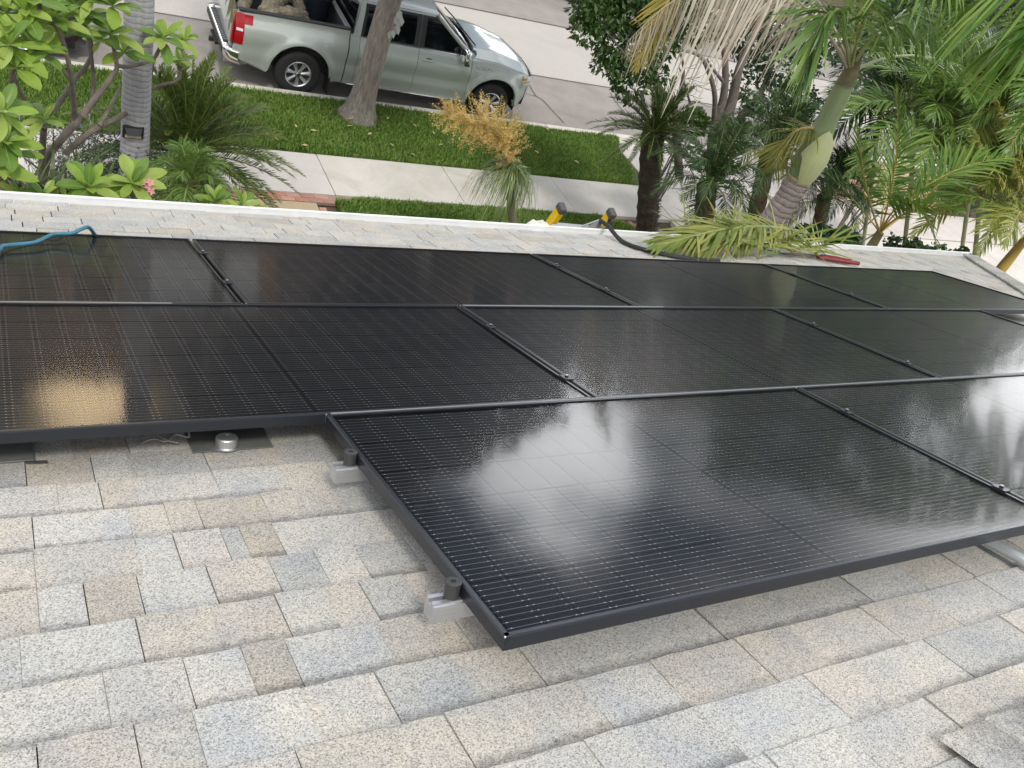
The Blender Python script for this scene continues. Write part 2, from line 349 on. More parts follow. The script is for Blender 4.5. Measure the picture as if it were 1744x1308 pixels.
# soffit + fascia + gutter
white = mat('white_paint', (.80, .80, .79), .45, var=(.70, .70, .68), vscale=5)
whited = mat('gutter_inside', (.55, .55, .54), .6)
fas = MB(); e0 = r2w(0, EAVE, RN)
def yz(dy, dz): return lambda x: loc_((x, e0[1] + dy, e0[2] + dz))
def run(mb, prof, x0, x1, mi=0):
    n = len(prof); V = [loc_((x0, e0[1] + a, e0[2] + b)) for a, b in prof] + [loc_((x1, e0[1] + a, e0[2] + b)) for a, b in prof]; n0 = mb.n
    mb.add(V, [(i, (i + 1) % n, n + (i + 1) % n, n + i) for i in range(n)], mi)
    mb.f.append((np.array([[n0 + i for i in range(n)][::-1]]), mi)); mb.f.append((np.array([[n0 + n + i for i in range(n)]]), mi))
run(fas, [(-.035, -.22), (-.01, -.22), (-.01, -.03), (-.035, -.03)], -7.2, 8.84)
fas.build('fascia', white, house)
gut = MB()
run(gut, [(-.008, -.135), (.075, -.135), (.115, -.07), (.118, -.012), (.100, -.012), (.100, -.03), (.097, -.06), (.066, -.128), (.004, -.128), (.004, -.028), (-.008, -.028)], -7.2, 8.84)
gut.build('gutter', white, house)
run_ = MB(); run(run_, [(-.10, -.004), (.012, -.0215), (.012, -.034), (.009, -.034), (.008, -.0245), (-.10, -.007)], -7.2, 8.84)
run_.build('drip_edge', white, house)

# shingles: granule surface, colour per piece, darker granule band along the upper edge of some tabs
def shingle_mat():
    m = bpy.data.materials.new('shingle_granules'); m.use_nodes = True; t = m.node_tree; b = t.nodes['Principled BSDF']; L = t.links.new
    N = t.nodes.new
    oi = N('ShaderNodeObjectInfo'); tc = N('ShaderNodeTexCoord'); ge = N('ShaderNodeNewGeometry')
    vo = N('ShaderNodeTexVoronoi'); vo.inputs['Scale'].default_value = 430; L(ge.outputs['Position'], vo.inputs['Vector'])
    sp = N('ShaderNodeSeparateColor'); L(vo.outputs['Color'], sp.inputs[0])
    # granule lightness factor
    rp = N('ShaderNodeValToRGB'); e = rp.color_ramp.elements; e[0].position = .0; e[0].color = (.42, .42, .42, 1); e[1].position = 1.; e[1].color = (1.38, 1.37, 1.36, 1)
    k = rp.color_ramp.elements.new(.12); k.color = (.70, .70, .70, 1); k = rp.color_ramp.elements.new(.42); k.color = (1.0, 1.0, 1.0, 1)
    L(sp.outputs[0], rp.inputs[0])
    nz = N('ShaderNodeTexNoise'); nz.inputs['Scale'].default_value = 7; nz.inputs['Detail'].default_value = 4; L(ge.outputs['Position'], nz.inputs['Vector'])
    rn = N('ShaderNodeValToRGB'); rn.color_ramp.elements[0].position = .3; rn.color_ramp.elements[1].position = .72
    rn.color_ramp.elements[0].color = (.85, .87, .90, 1); rn.color_ramp.elements[1].color = (1.10, 1.05, .965, 1); L(nz.outputs['Fac'], rn.inputs[0])
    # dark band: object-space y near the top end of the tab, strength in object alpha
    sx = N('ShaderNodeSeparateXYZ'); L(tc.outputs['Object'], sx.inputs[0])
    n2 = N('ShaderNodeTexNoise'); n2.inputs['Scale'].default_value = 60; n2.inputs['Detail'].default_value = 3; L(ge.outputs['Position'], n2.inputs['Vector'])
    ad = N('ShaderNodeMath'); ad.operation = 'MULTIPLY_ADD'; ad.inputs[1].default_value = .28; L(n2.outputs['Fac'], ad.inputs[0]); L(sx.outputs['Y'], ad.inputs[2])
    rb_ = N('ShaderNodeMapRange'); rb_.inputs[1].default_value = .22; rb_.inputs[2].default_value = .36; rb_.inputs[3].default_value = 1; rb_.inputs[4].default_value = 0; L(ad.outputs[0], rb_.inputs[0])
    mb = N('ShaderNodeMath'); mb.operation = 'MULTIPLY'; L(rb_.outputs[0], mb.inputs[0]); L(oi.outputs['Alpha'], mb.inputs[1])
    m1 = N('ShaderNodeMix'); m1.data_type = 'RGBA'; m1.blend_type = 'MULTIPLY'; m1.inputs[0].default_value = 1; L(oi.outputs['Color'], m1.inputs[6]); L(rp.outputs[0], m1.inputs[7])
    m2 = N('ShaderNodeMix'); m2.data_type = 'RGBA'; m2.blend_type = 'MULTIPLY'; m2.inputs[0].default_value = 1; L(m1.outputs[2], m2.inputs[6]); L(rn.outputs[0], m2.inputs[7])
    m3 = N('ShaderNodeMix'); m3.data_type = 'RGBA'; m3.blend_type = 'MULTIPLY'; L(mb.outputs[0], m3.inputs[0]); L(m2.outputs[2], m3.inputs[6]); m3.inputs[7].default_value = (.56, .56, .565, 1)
    L(m3.outputs[2], b.inputs['Base Color']); b.inputs['Roughness'].default_value = .95; b.inputs['Specular IOR Level'].default_value = .25
    bu = N('ShaderNodeBump'); bu.inputs['Strength'].default_value = .55; bu.inputs['Distance'].default_value = .002; L(vo.outputs['Distance'], bu.inputs['Height']); L(bu.outputs[0], b.inputs['Normal'])
    return m
SHM = shingle_mat()
SHC = {'G': (.448, .446, .430), 'D': (.398, .40, .39), 'L': (.48, .47, .447), 'B': (.468, .452, .42), 'T': (.455, .432, .392), 'P': (.466, .44, .407), 'K': (.418, .392, .347)}
def shingle_mesh(thick, seed):
    """unit tab: x -0.5..0.5, y 0 (upper end) .. 1.06 (butt), thicker towards the butt, butt edge a little ragged"""
    g = np.random.default_rng(seed); nx = 5; xs = np.linspace(-.5, .5, nx); P = []
    bt = 1.0 + g.uniform(-.014, .014, nx)
    top = np.array([[(x, 0, .0015) for x in xs], [(x, .5, thick * .55) for x in xs], [(x, y * .975, thick * g.uniform(.92, 1.0)) for x, y in zip(xs, bt)], [(x, y, thick * .55) for x, y in zip(xs, bt)], [(x, y, -.012) for x, y in zip(xs, bt)]])
    mb = MB().grid(top.transpose(1, 0, 2))
    for sgn in (-.5, .5):
        i = 0 if sgn < 0 else nx - 1
        pts = [top[r, i] for r in range(5)] + [np.array([sgn, 0, -.012])]
        mb.poly(pts if sgn < 0 else pts[::-1])
    return mb.mesh('shingle', SHM)
SH_LOW = [shingle_mesh(.0045, i) for i in range(4)]; SH_HIGH = [shingle_mesh(.0085, 10 + i) for i in range(4)]
V0 = -.897 + .0        # a butt line measured on the photographed roof
# seams read off the near part of the roof: (u, v) mid points
SEAM = [(-1.764, 0.158), (-1.667, 0.158), (-1.536, 0.156), (-1.380, 0.148), (-1.173, 0.132),
 (-1.773, 0.057), (-1.630, 0.022), (-1.547, 0.029), (-1.363, 0.017), (-1.175, 0.040),
 (-1.715, -0.094), (-1.626, -0.099), (-1.551, -0.110), (-1.365, -0.122), (-1.194, -0.119), (-1.067, -0.132),
 (-1.770, -0.255), (-1.583, -0.265), (-1.502, -0.261), (-1.433, -0.272), (-1.279, -0.269), (-1.103, -0.258),
 (-1.774, -0.380), (-1.585, -0.404), (-1.505, -0.413), (-1.405, -0.395), (-1.364, -0.411), (-1.289, -0.412), (-1.081, -0.402),
 (-1.775, -0.519), (-1.694, -0.533), (-1.598, -0.543), (-1.463, -0.541), (-1.335, -0.557), (-1.233, -0.532), (-1.141, -0.545), (-1.011, -0.544),
 (-1.808, -0.674), (-1.618, -0.687), (-1.485, -0.694), (-1.357, -0.698), (-1.263, -0.699), (-1.178, -0.675), (-1.078, -0.682),
 (-1.689, -0.828), (-1.559, -0.824), (-1.458, -0.834), (-1.377, -0.829), (-1.198, -0.829), 
 (-1.658, -0.918), (-1.569, -0.950), (-1.389, -0.960), (-1.281, -1.098),
 (-0.253, -0.979), (-0.003, -0.979), (0.207, -0.975), (0.413, -0.974),
 (-0.325, -1.110), (-0.072, -1.114), (0.147, -1.115), (0.392, -1.106),
 (-0.422, -1.252), (-0.252, -1.259), (-0.023, -1.251), (0.278, -1.214),
 (-0.475, -1.366), (-0.213, -1.366)]
SCOL = [((-1.763, -0.128), 'L'), ((-1.672, -0.092), 'L'), ((-1.590, -0.110), 'T'), ((-1.461, -0.108), 'L'), ((-1.281, -0.121), 'G'), ((-1.129, -0.119), 'T'), ((-1.040, -0.231), 'D'),
 ((-1.801, -0.237), 'T'), ((-1.679, -0.255), 'L'), ((-1.543, -0.262), 'T'), ((-1.468, -0.266), 'T'), ((-1.360, -0.278), 'K'), ((-1.189, -0.266), 'P'),
 ((-1.805, -0.376), 'T'), ((-1.680, -0.388), 'B'), ((-1.544, -0.401), 'G'), ((-1.457, -0.411), 'P'), ((-1.385, -0.405), 'D'), ((-1.326, -0.410), 'K'), ((-1.189, -0.403), 'B'),
 ((-1.807, -0.529), 'T'), ((-1.735, -0.527), 'G'), ((-1.647, -0.537), 'K'), ((-1.534, -0.538), 'G'), ((-1.398, -0.548), 'P'), ((-1.285, -0.541), 'D'), ((-1.189, -0.544), 'B'), ((-1.075, -0.537), 'D'),
 ((-1.715, -0.682), 'G'), ((-1.554, -0.689), 'T'), ((-1.422, -0.696), 'P'), ((-1.310, -0.697), 'G'), ((-1.221, -0.686), 'T'), ((-1.129, -0.679), 'D'),
 ((-1.625, -0.825), 'L'), ((-1.510, -0.829), 'L'), ((-1.417, -0.829), 'K'), ((-1.289, -0.827), 'G'), ((-1.125, -0.832), 'T'),
 ((-1.482, -0.955), 'G'), ((-1.615, -0.934), 'B'), ((-1.330, -1.001), 'B')]
def row_of(v): return int(math.floor((v - V0) / EXPO))          # row k covers V0+k*EXPO .. +EXPO (butt at the larger v)
rows = {}
for u, v in SEAM: rows.setdefault(row_of(v), []).append(u)
colat = {}
for (u, v), c_ in SCOL: colat.setdefault(row_of(v), []).append((u, c_))
pieces = []
k_top = -5; k_bot = row_of(EAVE - .01)
for k in range(k_top, k_bot + 1):
    v0 = V0 + k * EXPO; v1 = min(v0 + EXPO, EAVE + .012)
    if v1 - v0 < .03: v0 = v1 - .03
    vm = (v0 + v1) / 2; umax = 2.45 + (vm + 1.55) / (EAVE + 1.55) * (6.90 - 2.45)
    s_ = sorted(rows.get(k, [])); us = []
    def fill(a, b):
        u = a
        while b - u > .34:
            stp = RNG.choice([.11, .15, .19, .24, .29]) * RNG.uniform(.9, 1.1); u += stp; us.append(u)
    us.append(-4.2); 
    if s_:
        fill(-4.2, s_[0])
        for a, b in zip(s_, s_[1:] + [umax]): us.append(a); fill(a, b)
    else: fill(-4.2, umax)
    us = sorted(set(us)) + [umax]
    hi = True
    for a, b in zip(us[:-1], us[1:]):
        if b - a < .02: continue
        cc = [c_ for u, c_ in colat.get(k, []) if a < u < b]
        c_ = cc[0] if cc else RNG.choice(list('GDLBTPK'), p=[.22, .13, .18, .19, .14, .09, .05])
        hi = not hi if RNG.uniform() < .8 else hi
        gap = (.0042 if a > -.75 else .0022) if RNG.uniform() < .45 else .0006
        if v0 > 1.9: gap = .0055 if RNG.uniform() < .6 else .002
        pieces.append((k, a, b - gap, v0, v1, c_, hi))
CW = CU[:2]
pieces.sort(key=lambda q: (((q[1] + q[2]) / 2 - CW[0]) ** 2 + ((q[3] + q[4]) / 2 - CW[1]) ** 2))
def hidden(q):   # under the panels or outside the photograph
    u, v = (q[1] + q[2]) / 2, (q[3] + q[4]) / 2
    if v < -1.45 or u < -2.6: return True
    if -.93 < v < -.02 and u > -.95: return True
    return 0.12 < v < 2.0 and u < 4.3
seen = [q for q in pieces if not hidden(q)]; rest = [q for q in pieces if hidden(q)]
big, far = seen[:240] + seen[240:300], seen[300:]
def col_of(c_):
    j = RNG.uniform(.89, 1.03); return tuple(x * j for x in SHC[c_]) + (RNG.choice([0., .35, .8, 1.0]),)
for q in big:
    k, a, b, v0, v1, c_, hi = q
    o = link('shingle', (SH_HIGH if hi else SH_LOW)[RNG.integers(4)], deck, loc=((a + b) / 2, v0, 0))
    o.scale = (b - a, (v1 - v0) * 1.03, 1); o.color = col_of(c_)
# the remaining shingles (far rows, those under the panels): one part
def shingle_rest(name, qs):
    # colour attribute per face carries the same granule colours
    tmpl = {}
    for lst, key in ((SH_HIGH, True), (SH_LOW, False)):
        me = lst[0]; V = np.array([v.co[:] for v in me.vertices]); tmpl[key] = (V, [tuple(p.vertices) for p in me.polygons])
    mb = MB(); fc = []; groups = {}
    for q in qs:
        k, a, b, v0, v1, c_, hi = q; V, F = tmpl[hi]
        W = V * np.array([b - a, (v1 - v0) * 1.03, 1]) + np.array([(a + b) / 2, v0, 0]); n0 = mb.n; mb.v.append(W); mb.n += len(W)
        mi = 'GDLBTPK'.index(c_)
        for f in F: groups.setdefault((len(f), mi), []).append([i + n0 for i in f])
    for (n, mi), fs in groups.items(): mb.f.append((np.array(fs), mi))
    ms = []
    for c_ in 'GDLBTPK':
        m = SHM.copy(); m.name = 'shingle_' + {'G': 'grey', 'D': 'dark', 'L': 'light', 'B': 'beige', 'T': 'tan', 'P': 'pink', 'K': 'brown'}[c_]
        t = m.node_tree
        for l in list(t.links):
            if l.from_node.type == 'OBJECT_INFO':
                s2 = l.to_socket; t.links.remove(l)
                if s2.type == 'RGBA': s2.default_value = (*SHC[c_], 1)
                else: s2.default_value = 0.0
        ms.append(m)
    return mb.build(name, ms, deck, kind='stuff')
shingle_rest('shingles', far + rest)
# caps on the hip and on the ridge
capm = []
def cap_mesh(seed):
    g = np.random.default_rng(seed); prof = [(-.125, -.016), (-.125, -.002), (-.06, .002), (-.01, .004), (.02, -.004), (.125, -.066), (.125, -.085)]
    P = np.array([[(a * (1 + .05 * t), t * .24 - .04, b + .010 + .016 * t + .003 * (t > .9)) for a, b in prof] for t in (0, .35, .75, .97, 1.0)])
    P[-1, :, 2] -= .009
    return MB().grid(P.transpose(1, 0, 2)).mesh('ridge_cap', SHM)
capme = [cap_mesh(i) for i in range(3)]
hd = np.array([6.90 - 2.45, EAVE + 1.55]); hl = np.hypot(*hd); hd /= hl
for i in range(int(hl / .143)):
    p_ = np.array([2.45, -1.55]) + hd * (i * .143)
    o = link('ridge_cap', capme[i % 3], deck, loc=(p_[0] + .05, p_[1], .004), rot=(0, 0, math.atan2(hd[1], hd[0]) - R(90)))
    o.color = col_of(RNG.choice(list('GDLB')))
CAPV = (-0.314, -1.415)[1] - .135; CAPU = (-0.314, -1.415)[0]
for i, u in enumerate(np.arange(CAPU, 2.4, .145)):
    o = link('ridge_cap', capme[i % 3], deck, loc=(u + .20, CAPV, .010), rot=(R(-3), 0, R(90 + RNG.uniform(-1.5, 1.5))))
    o.scale = (-1, 1, 1); o.color = col_of('LBLGB'[i % 5])
# ------------------------------------------------------------------ solar panels on rails
alu_b = mat('black_anodised', (.020, .022, .028), .30, metal=.25, spec=.5, bump=.04, bscale=200)
alu = mat('mill_aluminium', (.62, .62, .63), .42, metal=.9, var=(.55, .55, .56), vscale=12, bump=.05, bscale=100, stretch=(1, 30, 30))
steel = mat('zinc_steel', (.5, .5, .5), .4, metal=.9)
backs = mat('black_backsheet', (.003, .003, .0035), .5, spec=.04)
cellm = mat('silicon', (.0022, .0024, .0045), .35, var=(.0035, .0038, .0075), vscale=3, spec=.04)
wirem = mat('tinned_wire', (.31, .31, .34), .5, metal=.3)
padm = mat('solder_pad', (.40, .40, .43), .45, metal=.3)
def glass_mat():
    m = bpy.data.materials.new('panel_glass'); m.use_nodes = True; t = m.node_tree; t.nodes.clear(); N = t.nodes.new; L = t.links.new
    o = N('ShaderNodeOutputMaterial'); ms = N('ShaderNodeMixShader'); tr = N('ShaderNodeBsdfTransparent'); gl = N('ShaderNodeBsdfGlossy'); fr = N('ShaderNodeFresnel')
    fr.inputs[0].default_value = 1.42; gl.inputs['Roughness'].default_value = .075
    ge = N('ShaderNodeNewGeometry'); mp = N('ShaderNodeMapping'); mp.inputs['Rotation'].default_value = (TH, 0, 0); mp.inputs['Scale'].default_value = (55, 18, 1)
    nz = N('ShaderNodeTexNoise'); nz.inputs['Scale'].default_value = 1.0; nz.inputs['Detail'].default_value = 3
    bu = N('ShaderNodeBump'); bu.inputs['Strength'].default_value = .005; bu.inputs['Distance'].default_value = .01
    L(ge.outputs['Position'], mp.inputs[0]); L(mp.outputs[0], nz.inputs['Vector']); L(nz.outputs['Fac'], bu.inputs['Height']); L(bu.outputs[0], gl.inputs['Normal'])
    # thin dusty film, a little heavier towards the lower rim
    df = N('ShaderNodeBsdfDiffuse'); df.inputs[0].default_value = (.42, .40, .37, 1); n2 = N('ShaderNodeTexNoise'); n2.inputs['Scale'].default_value = 3.5; n2.inputs['Detail'].default_value = 6
    L(ge.outputs['Position'], n2.inputs['Vector']); mr = N('ShaderNodeMapRange'); mr.inputs[1].default_value = .35; mr.inputs[2].default_value = .75; mr.inputs[3].default_value = .002; mr.inputs[4].default_value = .008
    L(n2.outputs['Fac'], mr.inputs[0]); md = N('ShaderNodeMixShader'); L(mr.outputs[0], md.inputs[0]); L(tr.outputs[0], md.inputs[1]); L(df.outputs[0], md.inputs[2])
    bf = N('ShaderNodeMath'); bf.operation = 'SUBTRACT'; bf.inputs[0].default_value = 1.0; L(ge.outputs['Backfacing'], bf.inputs[1])
    ar_ = N('ShaderNodeMath'); ar_.operation = 'MULTIPLY'; ar_.inputs[1].default_value = .5; L(fr.outputs[0], ar_.inputs[0])   # anti-reflective coating
    fm = N('ShaderNodeMath'); fm.operation = 'MULTIPLY'; L(ar_.outputs[0], fm.inputs[0]); L(bf.outputs[0], fm.inputs[1]); L(fm.outputs[0], ms.inputs[0]); L(md.outputs[0], ms.inputs[1]); L(gl.outputs[0], ms.inputs[2]); L(ms.outputs[0], o.inputs[0])
    return m
glassm = glass_mat()
PW, PD, PT = 1.821, 1.016, .030
# local frame: x along the eave, y down the slope, z out; origin at the panel's upper left corner on its underside
LIP = .012
fr_l = MB().prism([(-.0, 0), (0, PT - .003), (.003, PT), (LIP, PT), (LIP, PT - .004), (.0025, PT - .006), (.0025, .0025), (.028, .0025), (.028, 0)], 0, PD - .0015, lambda a, b, h: (a, h, b)).mesh('frame_rail', alu_b)
fr_s = MB().prism([(-.0, 0), (0, PT - .003), (.003, PT), (LIP, PT), (LIP, PT - .004), (.0025, PT - .006), (.0025, .0025), (.028, .0025), (.028, 0)], .0015, PW - .0015, lambda a, b, h: (h, a, b)).mesh('frame_rail', alu_b)
key_me = MB().box((0, 0, PT / 2), (.0032, .0032, PT + .0002)).mesh('corner_key', mat('bright_mitre', (.75, .75, .75), .35, metal=.6))
back_me = MB().box((PW / 2, PD / 2, PT - .0115), (PW - .006, PD - .006, .003)).mesh('backsheet', backs)
glass_me = MB().box((PW / 2, PD / 2, PT - .0045), (PW - .01, PD - .01, .0012)).mesh('glass', glassm)
box_me = MB().box((PW / 2, .10, -.002), (.24, .08, .022), bev=.004).mesh('junction_box', alu_b)
MX, MY, CGAP = .024, .020, .010
CPX = (PW - 2 * MX - CGAP) / 22; CPY = (PD - 2 * MY) / 6
def cellx(i): return MX + i * CPX + (CGAP if i > 10 else 0)
ch = .004
_c = [(.0009, .0009 + ch), (.0009 + ch, .0009), (CPX - .0009 - ch, .0009), (CPX - .0009, .0009 + ch), (CPX - .0009, CPY - .0012 - ch), (CPX - .0009 - ch, CPY - .0012), (.0009 + ch, CPY - .0012), (.0009, CPY - .0012 - ch)]
cell_me = MB().prism(_c, 0, .0012, lambda a, b, h: (a, b, h)).mesh('solar_cell', cellm)
wi = MB(); zc = PT - .0100 + .0012 + .0003
for j in range(6):
    for q in range(9):
        y = MY + j * CPY + (q + .5) * (CPY - .002) / 9 + .001
        for a, b in ((0, 10), (11, 21)):
            x0, x1 = cellx(a) - .002, cellx(b) + CPX + .002
            wi.add([(x0, y - .0003, zc), (x1, y - .0003, zc), (x1, y + .0003, zc), (x0, y + .0003, zc)], [(0, 1, 2, 3)])
        for i in range(22):
            for xx in (cellx(i) + .0075, cellx(i) + CPX - .0075):
                wi.add([(xx - .0018, y - .0011, zc + .0002), (xx + .0018, y - .0011, zc + .0002), (xx + .0018, y + .0011, zc + .0002), (xx - .0018, y + .0011, zc + .0002)], [(0, 1, 2, 3)], 1)
wire_me = wi.mesh('busbar_wires', [wirem, padm])
WP = 1.833
UA, UB, UC, PP = -1.03535, -.15872, -1.06671, 1.019
def make_panel(label, u, v_up):
    o = thing('solar_module', label, 'solar panel', tuple(r2w(u, v_up, -PT)), RROT, 'black solar panels on the roof')
    link('frame_rail', fr_l, o); f2 = link('frame_rail', fr_l, o, loc=(PW, 0, 0)); f2.scale = (-1, 1, 1)
    link('frame_rail', fr_s, o); f2 = link('frame_rail', fr_s, o, loc=(0, PD, 0)); f2.scale = (1, -1, 1)
    for kx in (.0017, PW - .0017):
        for ky in (.0017, PD - .0017): link('corner_key', key_me, o, loc=(kx, ky, 0))
    link('backsheet', back_me, o); link('junction_box', box_me, o)
    for j in range(6):
        for i in range(22): link('solar_cell', cell_me, o, loc=(cellx(i), MY + j * CPY, PT - .0100))
    link('busbar_wires', wire_me, o, kind='stuff'); link('glass', glass_me, o)
    return o
def dup_panel(label, u, v_up):
    c = copy_tree(proto); c.location = tuple(r2w(u, v_up, -PT)); c['label'] = label; return c
g = .006
vA, vB, vC = PP + .0015, .0015, -PP + .0015         # upper edges of the rows
proto = make_panel('nearest solar panel, its front left corner jutting out over the grey and tan shingles', UC + g, vC)
dup_panel('solar panel at the right edge beside the nearest one, reflecting bright white sky', UC + WP + g, vC)
dup_panel('left panel of the middle row with a golden reflection above its long front edge', UB - WP + g, vB)
dup_panel('middle row panel directly below the nearest panel, between two diagonal joints', UB + g, vB)
dup_panel('right end panel of the middle row, reflecting dark green palms', UB + WP + g, vB)
dup_panel('left end panel of the row by the eave, under the blue hose', UA - WP + g, vA)
dup_panel('eave row panel with the pickup truck reflected in it', UA + g, vA)
dup_panel('eave row panel just below the yellow ladder tips and black cord', UA + WP + g, vA)
dup_panel('right end panel of the eave row, below the red handled loppers', UA + 2 * WP + g, vA)

# rails, clamps, feet
cap_dark = mat('dark_cap', (.035, .035, .035), .5); rub = mat('black_rubber', (.02, .02, .02), .7)
def rail_prof(): return [(-.02, -.041), (.02, -.041), (.02, -.006), (.0165, -.004), (.0165, 0), (.006, 0), (.006, -.010), (-.006, -.010), (-.006, 0), (-.0165, 0), (-.0165, -.004), (-.02, -.006)]
capg = MB().lathe([(0, .0), (.0155, 0), (.0155, .034), (.0165, .034), (.0165, .039), (.0150, .0405), (.006, .0405), (.0055, .037), (0, .037)], 20).mesh('end_clamp', cap_dark)
midc = MB().box((0, 0, PT + .0025), (.034, .045, .004), bev=.0012).lathe([(0, PT + .010), (.0065, PT + .010), (.007, PT + .0045), (.007, PT + .004)], 8).box((0, 0, PT / 2), (.008, .03, PT)).mesh('mid_clamp', [alu_b])
bolt = MB().lathe([(0, PT + .0125), (.0055, PT + .0125), (.0058, PT + .010)], 6).mesh('bolt', steel)
foot = MB().lathe([(.0, .052), (.030, .052), (.034, .049), (.036, .044), (.036, .012), (.040, .006), (.040, 0)], 28).mesh('standoff', alu)
flash = MB().box((0, 0, .001), (.24, .20, .003), bev=.001).mesh('flashing', mat('flashing_metal', (.13, .135, .13), .6, metal=.2, var=(.18, .185, .175), vscale=7))
def rail(label, v, u0, u1, mids, ends, feet):
    o = thing('mounting_rail', label, 'mounting rail', tuple(r2w(0, v, -PT)), RROT, 'aluminium rails under the panels')
    MB().prism(rail_prof(), u0, u1, lambda a, b, h: (h, a, b - .0005)).build('rail', alu, o)
    for u in ends: link('end_clamp', capg, o, loc=(u, 0, -.006))
    for u in mids:
        m_ = link('mid_clamp', midc, o, loc=(u, 0, 0)); link('bolt', bolt, m_)
    for u in feet:
        f_ = link('standoff', foot, o, loc=(u, .03, RN + PT + .012)); link('flashing', flash, f_, loc=(0, .05, -.004))
        MB().box((u, .022, -.045), (.04, .006, .07)).build('foot_bracket', alu, o)
    return o
rail('silver rail end with black round clamp, under the front left corner of the nearest panel', vC + PD - .83 + .66 - .66 + 0.0 if False else -.835, UC - .055, 2.75, [UC + WP - .0], [UC - .0095], [-.6, .55, 1.8])
rail('silver rail end with black round clamp, at the upper left side of the nearest panel', -.245, UC - .05, 2.75, [UC + WP], [UC - .0095], [-.5, .6, 1.8])
rail('rail under the front part of the middle row', .18, UB - WP - .04, UB + 2 * WP + .04, [UB, UB + WP], [], [.45, 1.6, 2.8])
rail('rail under the far part of the middle row', .732, UB - WP - .04, UB + 2 * WP + .16, [UB, UB + WP], [], [-1.5, -.4, .7, 1.8, 2.9])
rail('rail under the near part of the eave row', 1.298, UA - WP - .04, UA + 3 * WP + .06, [UA, UA + WP, UA + 2 * WP], [], [-1.8, -.5, .8, 2.0, 3.2, 4.2])
rail('rail under the eave side of the eave row', 1.765, UA - WP - .04, UA + 3 * WP + .06, [UA, UA + WP, UA + 2 * WP], [], [-1.8, -.5, .8, 2.0, 3.2, 4.2])
# added strips standing in for the bright sky glint along the frame edges
glintm = mat('joint_glint', (.36, .38, .39), .5, metal=.5)
for lb, u0, u1, v_, wd_ in (('long thin added glint strip along the joint between the nearest row and the middle row', UC + .02, 2.75, -.0015, .0055),
                            ('bright added glint strip along part of the joint between the eave row and the middle row', UB + .02, .94, PP - .001, .009),
                            ('thin added glint strip along the left part of the joint below the eave row', UA - WP + .02, UA - .25, PP - .001, .004)):
    ts = thing('glint_strip', lb, 'trim strip', tuple(r2w(0, v_, 0)), RROT, 'added glint strips between the panel rows')
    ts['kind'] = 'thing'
    MB().prism([(-wd_ / 2, -.006), (wd_ / 2, -.006), (wd_ / 2, .0012), (-wd_ / 2, .0024)], u0, u1, lambda a, b, h: (h, a, b)).build('strip', glintm, ts)
# round standoff standing proud of the left panel's front edge
sf = thing('roof_mount', 'round silver roof mount on a dark flashing below the middle row', 'roof mount', tuple(r2w(*(-1.301, 0.076), RN + .010)), RROT)
link('standoff', foot, sf); sf.scale = (.8, .8, .6); fl_ = link('flashing', flash, sf, loc=(.02, .055, -.002)); fl_.scale = (1.1, .8, 1); link('bolt', bolt, sf, loc=(0, 0, .022))
# dark flashing sheet at the left edge
fl2 = thing('flashing_sheet', 'dark green metal flashing sheet at the left edge below the panels', 'flashing', tuple(r2w(*(-1.814, 0.142), RN + .013)), RROT)
link('sheet', flash, fl2, loc=(-.06, .03, 0))
# conduit
ppts = [r2w(.36, -.80, RN + .035), r2w(*(0.585, -0.962), -.09), r2w(*(0.586, -1.047), -.09), r2w(.75, -1.48, RN + .045)]
p0_, p1_ = r2w(*(0.582, -0.954), -.09), r2w(*(0.586, -1.047), -.09)
dd_ = p1_ - p0_
cd = MB().tube([p0_ - dd_ * 2.5, p0_, p1_, p1_ + dd_ * 4], .0145, 14)
tag(cd.build('conduit', mat('galvanised', (.58, .62, .63), .4, metal=.5, var=(.66, .69, .69), vscale=8), smooth=True, sharp=50), 'pale grey metal conduit running out from under the panel at the right edge', 'conduit')
# blue hose lying over the eave row, thin black lead beside it
hb = mat('blue_rubber', (.025, .13, .19), .45, var=(.05, .18, .24), vscale=9)
def spline(pts, n):
    pts = np.array(pts, float); t = np.linspace(0, len(pts) - 1, n); P = np.concatenate([[2 * pts[0] - pts[1]], pts, [2 * pts[-1] - pts[-2]]])
    o = []
    for x in t:
        i = min(int(x), len(pts) - 2); f = x - i; a, b, c, d = P[i:i + 4]
        o.append(.5 * (2 * b + (c - a) * f + (2 * a - 5 * b + 4 * c - d) * f * f + (3 * b - a - 3 * c + d) * f ** 3))
    return np.array(o)
hp = [r2w(*(-1.871, 1.174), .02), r2w(*(-1.792, 1.660), .014), r2w(*(-1.772, 1.707), .016), r2w(*(-1.674, 1.761), .02), r2w(*(-1.602, 1.868), .03), r2w(*(-1.536, 1.860), .04), r2w(*(-1.503, 1.888), .05), r2w(*(-1.465, 1.941), .05), r2w(*(-1.433, 2.024), .0), r2w(*(-1.393, 2.255), -.06)]
tag(MB().tube(spline(hp, 60), .0080, 10).build('hose', hb, smooth=True, sharp=50), 'blue rubber hose draped over the left panel by the eave', 'hose')
wp_ = [r2w(*(-1.871, 1.189), .010), r2w(*(-1.789, 1.673), .008), r2w(*(-1.713, 1.820), .008), r2w(*(-1.649, 1.872), .007), r2w(*(-1.596, 1.872), .007), r2w(*(-1.555, 1.932), .012), r2w(*(-1.532, 1.883), .034)]
tag(MB().tube(spline(wp_, 50), .0035, 8).build('cable', rub, smooth=True, sharp=50), 'thin black cable hanging beside the blue hose', 'cable')
